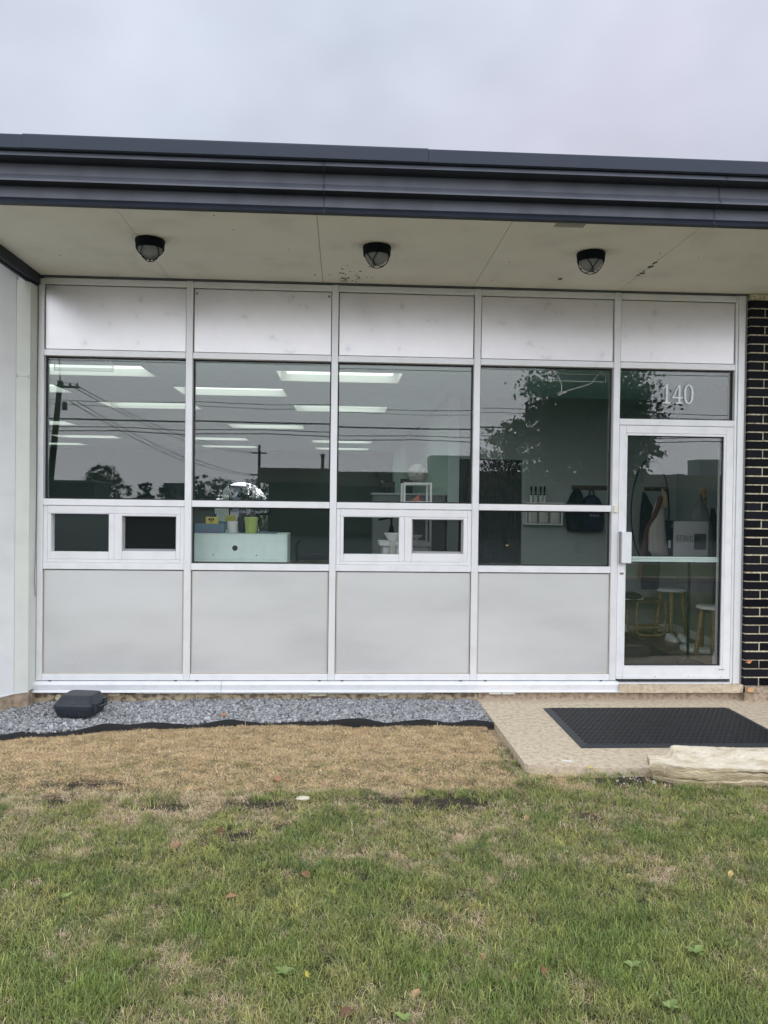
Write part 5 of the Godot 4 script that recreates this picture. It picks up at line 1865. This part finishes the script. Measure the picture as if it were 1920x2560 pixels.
	cb.tube([Vector3(-0.20, 0.74, 0.02), Vector3(-0.185, 0.90, 0.02), Vector3(-0.19, 1.02, 0.03), Vector3(-0.175, 1.08, 0.03), Vector3(-0.155, 1.11, 0.03)], 0.016, 8)
	put("back_arm", cb.mesh(true), M.black_metal, ch)
	var cl := Geo.new()
	cl.tube([Vector3(0, 0.86, 0), Vector3(0, 0.1, 0)], 0.025, 10)
	for k in 5:
		var a := TAU * k / 5
		cl.tube([Vector3(0, 0.1, 0), Vector3(cos(a) * 0.26, 0.04, sin(a) * 0.26)], 0.016, 6)
	put("column", cl.mesh(true), M.black_metal, ch)
	var bt := thing("dark_bottle", "small dark dispenser bottle beyond the white pillar", "bottle", Vector3(1.47, 1.22, -2.3))
	var btg := Geo.new()
	btg.lathe(Transform3D(), [[0.03, 0.0], [0.032, 0.01], [0.032, 0.11], [0.012, 0.13], [0.012, 0.16], [0.02, 0.165], [0.0, 0.17]], 18)
	put("body", btg.mesh(true), mat(lin(0.35, 0.36, 0.34), 0.4), bt)
	put("nozzle", bx(-0.035, 0.171, -0.006, 0.01, 0.182, 0.006), M.black_metal, bt)
	put("stand", bx(-0.06, -1.03, -0.1, 0.08, -0.002, 0.08), M.dark_door, bt)


func frame_level(x0: float, z0: float, x1: float, z1: float, y: float, w: float) -> ArrayMesh:
	var g := Geo.new()
	g.box(Vector3(x0, y, z0), Vector3(x1, y + w, z0 + w))
	g.box(Vector3(x0, y, z1 - w), Vector3(x1, y + w, z1))
	return g.mesh()


func stool(label: String, at: Vector3, h: float) -> Node3D:
	var t := thing("stool", label, "stool", at, 0.4, "white-topped stools in the entry")
	var s := Geo.new()
	s.lathe(Transform3D(), [[0.165, h], [0.175, h + 0.004], [0.175, h + 0.022], [0.168, h + 0.027], [0.0, h + 0.028]], 40)
	put("seat", s.mesh(true), M.white, t)
	for k in 4:
		var a := TAU * (k + 0.5) / 4
		var g := Geo.new()
		g.tube([Vector3(cos(a) * 0.17, 0.0, sin(a) * 0.17), Vector3(cos(a) * 0.115, h, sin(a) * 0.115)], 0.021, 14)
		put("leg", g.mesh(true), M.wood, t)
	return t


func entry() -> void:
	# wall shelf with rollers and pouches, behind the fourth window
	var ws := thing("wall_shelf", "small pale wall shelf box holding three plastic-wrapped packs", "shelf", Vector3(2.165, 1.475, -2.6))
	put("board", bx(0.0, 0.253, 0.0, 0.44, 0.266, 0.2), M.cream_wall, ws)
	put("board", bx(0.0, 0.0, 0.0, 0.44, 0.012, 0.14), M.cream_wall, ws)
	for x in [0.0, 0.428]:
		put("side", bx(x, 0.0125, 0.0, x + 0.012, 0.2525, 0.14), M.cream_wall, ws)
	for k in 3:
		var g := Geo.new()
		g.loft([[1.489, 2.25 + 0.133 * k, -2.50, 0.062, 0.035], [1.52, 2.25 + 0.133 * k, -2.50, 0.060, 0.042], [1.60, 2.25 + 0.133 * k, -2.50, 0.060, 0.036], [1.66, 2.25 + 0.133 * k, -2.50, 0.055, 0.02]], 4.0, 32, 0.03, 9.0)
		tag(put("wrapped_pack", g.mesh(true), mat(lin(0.42, 0.43, 0.38), 0.35)), "%s plastic-wrapped pack on the wall shelf" % ["left", "middle", "right"][k], "pack", "packs on the wall shelf")
	var xs := [2.228, 2.282, 2.343, 2.388]
	for k in 4:
		var t := thing("lint_roller", "%s of four lint rollers standing on the wall shelf" % ["leftmost", "second from the left", "third from the left", "rightmost"][k], "lint roller", Vector3(xs[k], 1.7415, -2.48), 0.0, "lint rollers on the wall shelf")
		var rg := Geo.new()
		rg.lathe(Transform3D(), [[0.017, 0.0], [0.018, 0.002], [0.018, 0.083], [0.016, 0.085], [0.0, 0.085]], 20)
		put("roll", rg.mesh(true), mat(lin(0.50, 0.52, 0.50), 0.35), t)
		var hg := Geo.new()
		hg.lathe(Transform3D(), [[0.017, 0.086], [0.016, 0.092], [0.006, 0.10], [0.006, 0.115], [0.010, 0.135], [0.0115, 0.165], [0.009, 0.19], [0.0, 0.194]], 16)
		put("handle", hg.mesh(true), M.black_metal, t)
	for k in 2:
		var x0: float = [2.748, 3.64][k]
		var x1: float = [3.20, 3.93][k]
		var t := thing("hook_rail", ["brown wooden hook rail holding the dark jacket and backpack", "dark wooden hook rail behind the top of the glass door's clothes"][k], "hook rail", Vector3(x0, 1.898, -2.6), 0.0, "hook rails in the entry")
		put("board", bx(0, 0, 0, x1 - x0, 0.055, 0.02, 0.003), M.wood_dark, t)
		for j in 4:
			var pg := Geo.new()
			pg.lathe(Transform3D(Basis(Vector3.RIGHT, PI / 2), Vector3((x1 - x0) * (j + 0.5) / 4, 0.027, 0.02)), [[0.008, 0.0], [0.007, 0.03], [0.013, 0.034], [0.012, 0.045], [0.0, 0.047]], 10)
			put("peg", pg.mesh(true), M.wood_dark, t)
	var jk := Geo.new()
	jk.loft([[1.40, 2.80, -2.50, 0.12, 0.05], [1.55, 2.79, -2.50, 0.135, 0.06], [1.72, 2.775, -2.51, 0.115, 0.06], [1.83, 2.79, -2.53, 0.075, 0.045], [1.90, 2.80, -2.55, 0.035, 0.03], [1.92, 2.80, -2.56, 0.01, 0.01]], 2.2, 32, 0.05, 6.0)
	tag(put("jacket", jk.mesh(true), M.cloth_black), "black jacket hanging at the left of the brown hook rail", "jacket")
	var bp := thing("backpack", "black backpack with pale lettering hanging from the brown hook rail", "backpack", Vector3(2.97, 1.40, -2.5))
	var bg := Geo.new()
	bg.loft([[0.0, 0, 0, 0.115, 0.05], [0.015, 0, 0, 0.132, 0.07], [0.12, 0, 0, 0.140, 0.085], [0.24, 0, 0, 0.138, 0.08], [0.33, 0, -0.01, 0.120, 0.065], [0.40, 0, -0.02, 0.085, 0.05], [0.435, 0, -0.03, 0.04, 0.03], [0.44, 0, -0.03, 0.01, 0.01]], 3.2, 36, 0.012, 5.0)
	put("bag", bg.mesh(true), M.cloth_navy, bp)
	var bgl := Geo.new()
	bgl.tube([Vector3(-0.03, 0.42, -0.02), Vector3(-0.025, 0.48, -0.02), Vector3(0.0, 0.505, -0.03), Vector3(0.025, 0.48, -0.02), Vector3(0.03, 0.42, -0.02)], 0.009, 8)
	put("loop", bgl.mesh(true), M.cloth_black, bp)
	var pk := Geo.new()
	pk.loft([[0.02, 0, 0.07, 0.10, 0.02], [0.04, 0, 0.075, 0.112, 0.03], [0.15, 0, 0.075, 0.112, 0.03], [0.17, 0, 0.07, 0.10, 0.015]], 4.0, 30)
	put("pocket", pk.mesh(true), M.cloth_navy, bp)
	text("TRIBAL", 0.036, "Droid Serif", mat(lin(0.32, 0.34, 0.36)), bp, "lettering", Transform3D(Basis(), Vector3(0.0, 0.195, 0.098)))
	var st := Geo.new()
	st.tube([Vector3(-0.13, 0.15, 0.0), Vector3(-0.16, 0.09, 0.01), Vector3(-0.19, 0.06, 0.01)], 0.009, 7)
	put("strap", st.mesh(true), M.cloth_black, bp)
	# behind the glass door
	var om := thing("oval_mirror", "tall black-rimmed arched mirror leaning by the entry wall", "mirror", Vector3(3.66, 0.95, -2.45))
	var pts := []
	var disc := PackedVector2Array()
	for j in 64:
		var a := TAU * j / 64
		pts.append(Vector3(cos(a) * 0.23, 0.70 + sin(a) * 0.62, 0.0))
		disc.append(Vector2(cos(a) * 0.23, 0.70 + sin(a) * 0.62))
	pts.append(pts[0])
	var og := Geo.new()
	og.tube(pts, 0.008, 8)
	put("rim", og.mesh(true), M.black_metal, om)
	var sh := Geo.new()
	sh.loft([[1.14, 3.67, -2.16, 0.095, 0.03], [1.20, 3.64, -2.16, 0.11, 0.04], [1.40, 3.63, -2.16, 0.095, 0.045], [1.60, 3.635, -2.16, 0.075, 0.045], [1.72, 3.64, -2.16, 0.05, 0.035], [1.79, 3.645, -2.16, 0.02, 0.02]], 2.2, 36, 0.05, 8.0)
	var stripe := worn(mat(Color.WHITE, 1.0), stripes(), 0.05)
	tag(put("striped_shirt", sh.mesh(true), stripe), "white and grey striped shirt hanging behind the glass door", "shirt")
	var ru := Geo.new()
	ru.loft([[0.88, 3.455, -2.22, 0.03, 0.02], [1.14, 3.48, -2.22, 0.03, 0.02], [1.45, 3.535, -2.20, 0.032, 0.03], [1.58, 3.575, -2.14, 0.03, 0.03], [1.68, 3.60, -2.10, 0.03, 0.03], [1.80, 3.635, -2.10, 0.028, 0.03], [1.83, 3.635, -2.1, 0.015, 0.02]], 2.2, 24, 0.08, 4.0)
	tag(put("rust_scarf", ru.mesh(true), M.cloth_rust), "long rust-brown scarf hanging over the striped shirt", "scarf")
	var ye := Geo.new()
	ye.loft([[1.70, 3.685, -2.1, 0.02, 0.02], [1.80, 3.69, -2.1, 0.03, 0.02], [1.87, 3.675, -2.1, 0.022, 0.02], [1.92, 3.66, -2.12, 0.008, 0.01]], 2.2, 20, 0.08, 4.0)
	tag(put("tan_cloth", ye.mesh(true), M.cloth_tan), "pale tan cloth hooked above the striped shirt", "cloth")
	var dk := Geo.new()
	dk.loft([[0.74, 3.60, -2.28, 0.10, 0.03], [1.0, 3.60, -2.28, 0.12, 0.05], [1.3, 3.58, -2.28, 0.12, 0.05], [1.7, 3.56, -2.3, 0.07, 0.04], [1.88, 3.56, -2.4, 0.015, 0.02]], 2.2, 28, 0.05, 5.0)
	tag(put("dark_coat", dk.mesh(true), M.cloth_black), "long black coat hanging behind the striped shirt", "coat")
	var nb := thing("navy_bag", "dark navy cloth bag with a round print right of the striped shirt", "bag", Vector3(3.795, 1.14, -2.20))
	var nbg := Geo.new()
	nbg.loft([[0.0, 0, 0, 0.07, 0.03], [0.02, 0, 0, 0.08, 0.04], [0.25, 0, 0, 0.08, 0.04], [0.41, 0, 0, 0.072, 0.02]], 4.0, 28, 0.03, 4.0)
	put("bag", nbg.mesh(true), M.cloth_navy, nb)
	var em := Geo.new()
	em.lathe(Transform3D(Basis(Vector3.RIGHT, PI / 2), Vector3(0.02, 0.345, 0.034)), [[0.022, 0.0], [0.022, 0.002], [0.0, 0.003]], 20)
	put("print", em.mesh(), mat(lin(0.14, 0.12, 0.07)), nb)
	put("tag", bx(-0.035, 0.09, 0.041, -0.005, 0.18, 0.043), M.white, nb)
	var cs := thing("coat_stand", "round wooden coat stand with a white disc base behind the glass door", "coat stand", Vector3(3.80, 0.19, -1.40))
	var cd := Geo.new()
	cd.lathe(Transform3D(), [[0.20, 0.0], [0.205, 0.004], [0.205, 0.036], [0.20, 0.04], [0.0, 0.041]], 48)
	put("base", cd.mesh(true), M.white, cs)
	var cp := Geo.new()
	cp.tube([Vector3(0, 0.04, 0), Vector3(0, 1.72, 0)], 0.037, 18)
	put("post", cp.mesh(true), M.wood, cs)
	for k in 1:
		var a := PI / 2
		var pg := Geo.new()
		pg.tube([Vector3(cos(a) * 0.03, 1.60, sin(a) * 0.03), Vector3(cos(a) * 0.13, 1.66, sin(a) * 0.13)], 0.011, 8)
		put("peg", pg.mesh(true), M.wood, cs)
	var gc := Geo.new()
	gc.loft([[0.62, 3.70, -1.18, 0.12, 0.05], [1.0, 3.69, -1.18, 0.13, 0.07], [1.50, 3.68, -1.19, 0.115, 0.07], [1.66, 3.68, -1.20, 0.085, 0.06], [1.76, 3.685, -1.21, 0.03, 0.03], [1.85, 3.69, -1.22, 0.01, 0.01]], 2.2, 36, 0.045, 6.0)
	tag(put("grey_coat", gc.mesh(true), M.cloth_grey), "soft grey coat hanging from the wooden coat stand", "coat")
	var bc := Geo.new()
	bc.loft([[0.70, 3.93, -1.35, 0.07, 0.03], [0.9, 3.93, -1.35, 0.08, 0.05], [1.3, 3.93, -1.36, 0.07, 0.05], [1.7, 3.90, -1.38, 0.02, 0.02]], 2.2, 28, 0.06, 5.0)
	tag(put("navy_coat", bc.mesh(true), M.cloth_navy), "dark navy coat at the right of the wooden coat stand", "coat")
	stool("wooden-legged stool with a round white seat nearest the shoes behind the door", Vector3(3.86, 0.19, -2.28), 0.53)
	stool("wooden-legged stool under the navy coat at the right of the door", Vector3(3.74, 0.19, -0.98), 0.50)
	for k in 2:
		var s := thing("shoe", ["left white shoe on the wooden floor behind the door", "right white shoe on the wooden floor behind the door"][k], "shoe", Vector3(3.72 + 0.125 * k, 0.19, -1.93), 0.1 - 0.2 * k, "white shoes on the entry floor")
		var sg := Geo.new()
		sg.loft([[0.0, 0, 0, 0.042, 0.115], [0.018, 0, 0, 0.044, 0.118], [0.04, 0, -0.005, 0.040, 0.10], [0.06, 0, -0.03, 0.034, 0.07], [0.08, 0, -0.055, 0.026, 0.04]], 2.6, 28)
		put("upper", sg.mesh(true), M.white, s)
	var be := thing("shoe_bench", "low bentwood shoe bench against the back wall of the entry", "bench", Vector3(3.40, 0.19, -2.2))
	for z in [0.0, -0.28]:
		var bpts := []
		for j in 33:
			var a := TAU * j / 32
			bpts.append(Vector3(0.19 + signf(cos(a)) * pow(absf(cos(a)), 0.3) * 0.17, 0.22 + signf(sin(a)) * pow(absf(sin(a)), 0.3) * 0.20, z))
		var bgm := Geo.new()
		bgm.tube(bpts, 0.013, 8)
		put("hoop", bgm.mesh(true), M.wood, be)
	put("shelf", bx(0.03, 0.10, -0.28, 0.35, 0.112, 0.0), M.wood, be)
	put("top", bx(-0.14, 0.415, -0.30, 0.36, 0.43, 0.02, 0.004), M.wood_dark, be)
	for k in 2:
		var sg := Geo.new()
		sg.loft([[0.0, 0, 0, 0.11, 0.042], [0.018, 0, 0, 0.115, 0.044], [0.05, -0.01, 0, 0.09, 0.038], [0.08, -0.04, 0, 0.045, 0.03]], 2.6, 26)
		var s := thing("shoe", ["dark patterned shoe nearer the window on the shoe bench", "dark shoe at the back of the shoe bench"][k], "shoe", Vector3(3.38 + 0.06 * k, 0.621, -2.24 - 0.12 * k), 0.2 * k, "dark shoes on the bench")
		put("upper", sg.mesh(true), M.cloth_navy, s)
		put("sole", bx(-0.115, 0.0, -0.043, 0.115, 0.014, 0.043, 0.006), M.white, s)
	structure("entry_carpet", carpet_mesh(), M.carpet)
	var sb := thing("sign_board", "grey sign board standing inside the door, its lettering reversed", "sign", Vector3(3.375, 1.225, -0.75))
	put("board", bx(-0.17, 0.0, -0.008, 0.175, 0.345, 0.0, 0.002), mat(lin(0.30, 0.31, 0.31), 0.6), sb)
	put("dark_block", bx(0.035, 0.07, 0.0004, 0.155, 0.225, 0.0014), mat(lin(0.05, 0.05, 0.05), 0.6), sb)
	var en := text("ENCOUNTER", 0.062, "Droid Sans", mat(lin(0.008, 0.008, 0.008)), sb, "lettering", Transform3D())
	var eb: AABB = en.mesh.get_aabb()
	en.transform = Transform3D(Basis(Vector3.UP, PI) * Basis.from_scale(Vector3(0.25 / eb.size.x, 0.062 / eb.size.y, 1.0)), Vector3(-0.02, 0.175, 0.0028))
	put("easel_post", bx(-0.01, -1.03, -0.03, 0.01, -0.001, -0.01), M.black_metal, sb)
	put("easel_foot", bx(-0.12, -1.035, -0.10, 0.12, -1.02, 0.08), M.black_metal, sb)
	var cz := thing("door_casing", "white moulded door casing at the lower right inside the glass door", "casing", Vector3(3.56, 0.19, -0.62))
	put("plinth", bx(0, 0, -0.03, 0.09, 0.10, 0.0, 0.004), M.white, cz)
	put("moulding", bx(0.008, 0.10, -0.03, 0.085, 0.13, -0.006, 0.006), M.white, cz)
	put("upright", bx(0.022, 0.13, -0.03, 0.085, 2.1, -0.01, 0.004), M.white, cz)


func carpet_mesh() -> ArrayMesh:
	var g := Geo.new()
	g.prism(PackedVector2Array([Vector2(1.5, -0.14), Vector2(3.42, -0.14), Vector2(3.39, -0.65), Vector2(3.37, -1.4), Vector2(3.41, -2.5), Vector2(1.5, -2.5)]), Transform3D(Basis(Vector3(1, 0, 0), Vector3(0, 0, 1), Vector3(0, 1, 0)), Vector3(0, 0.194, 0)), 0.005)
	return g.mesh()


func stripes() -> ImageTexture:
	var im := Image.create(64, 64, false, Image.FORMAT_RGB8)
	for x in 64:
		for y in 64:
			var d := 0.5 if x % 16 < 5 else 0.86
			im.set_pixel(x, y, Color(d, d * 0.97, d * 0.93))
	return ImageTexture.create_from_image(im)
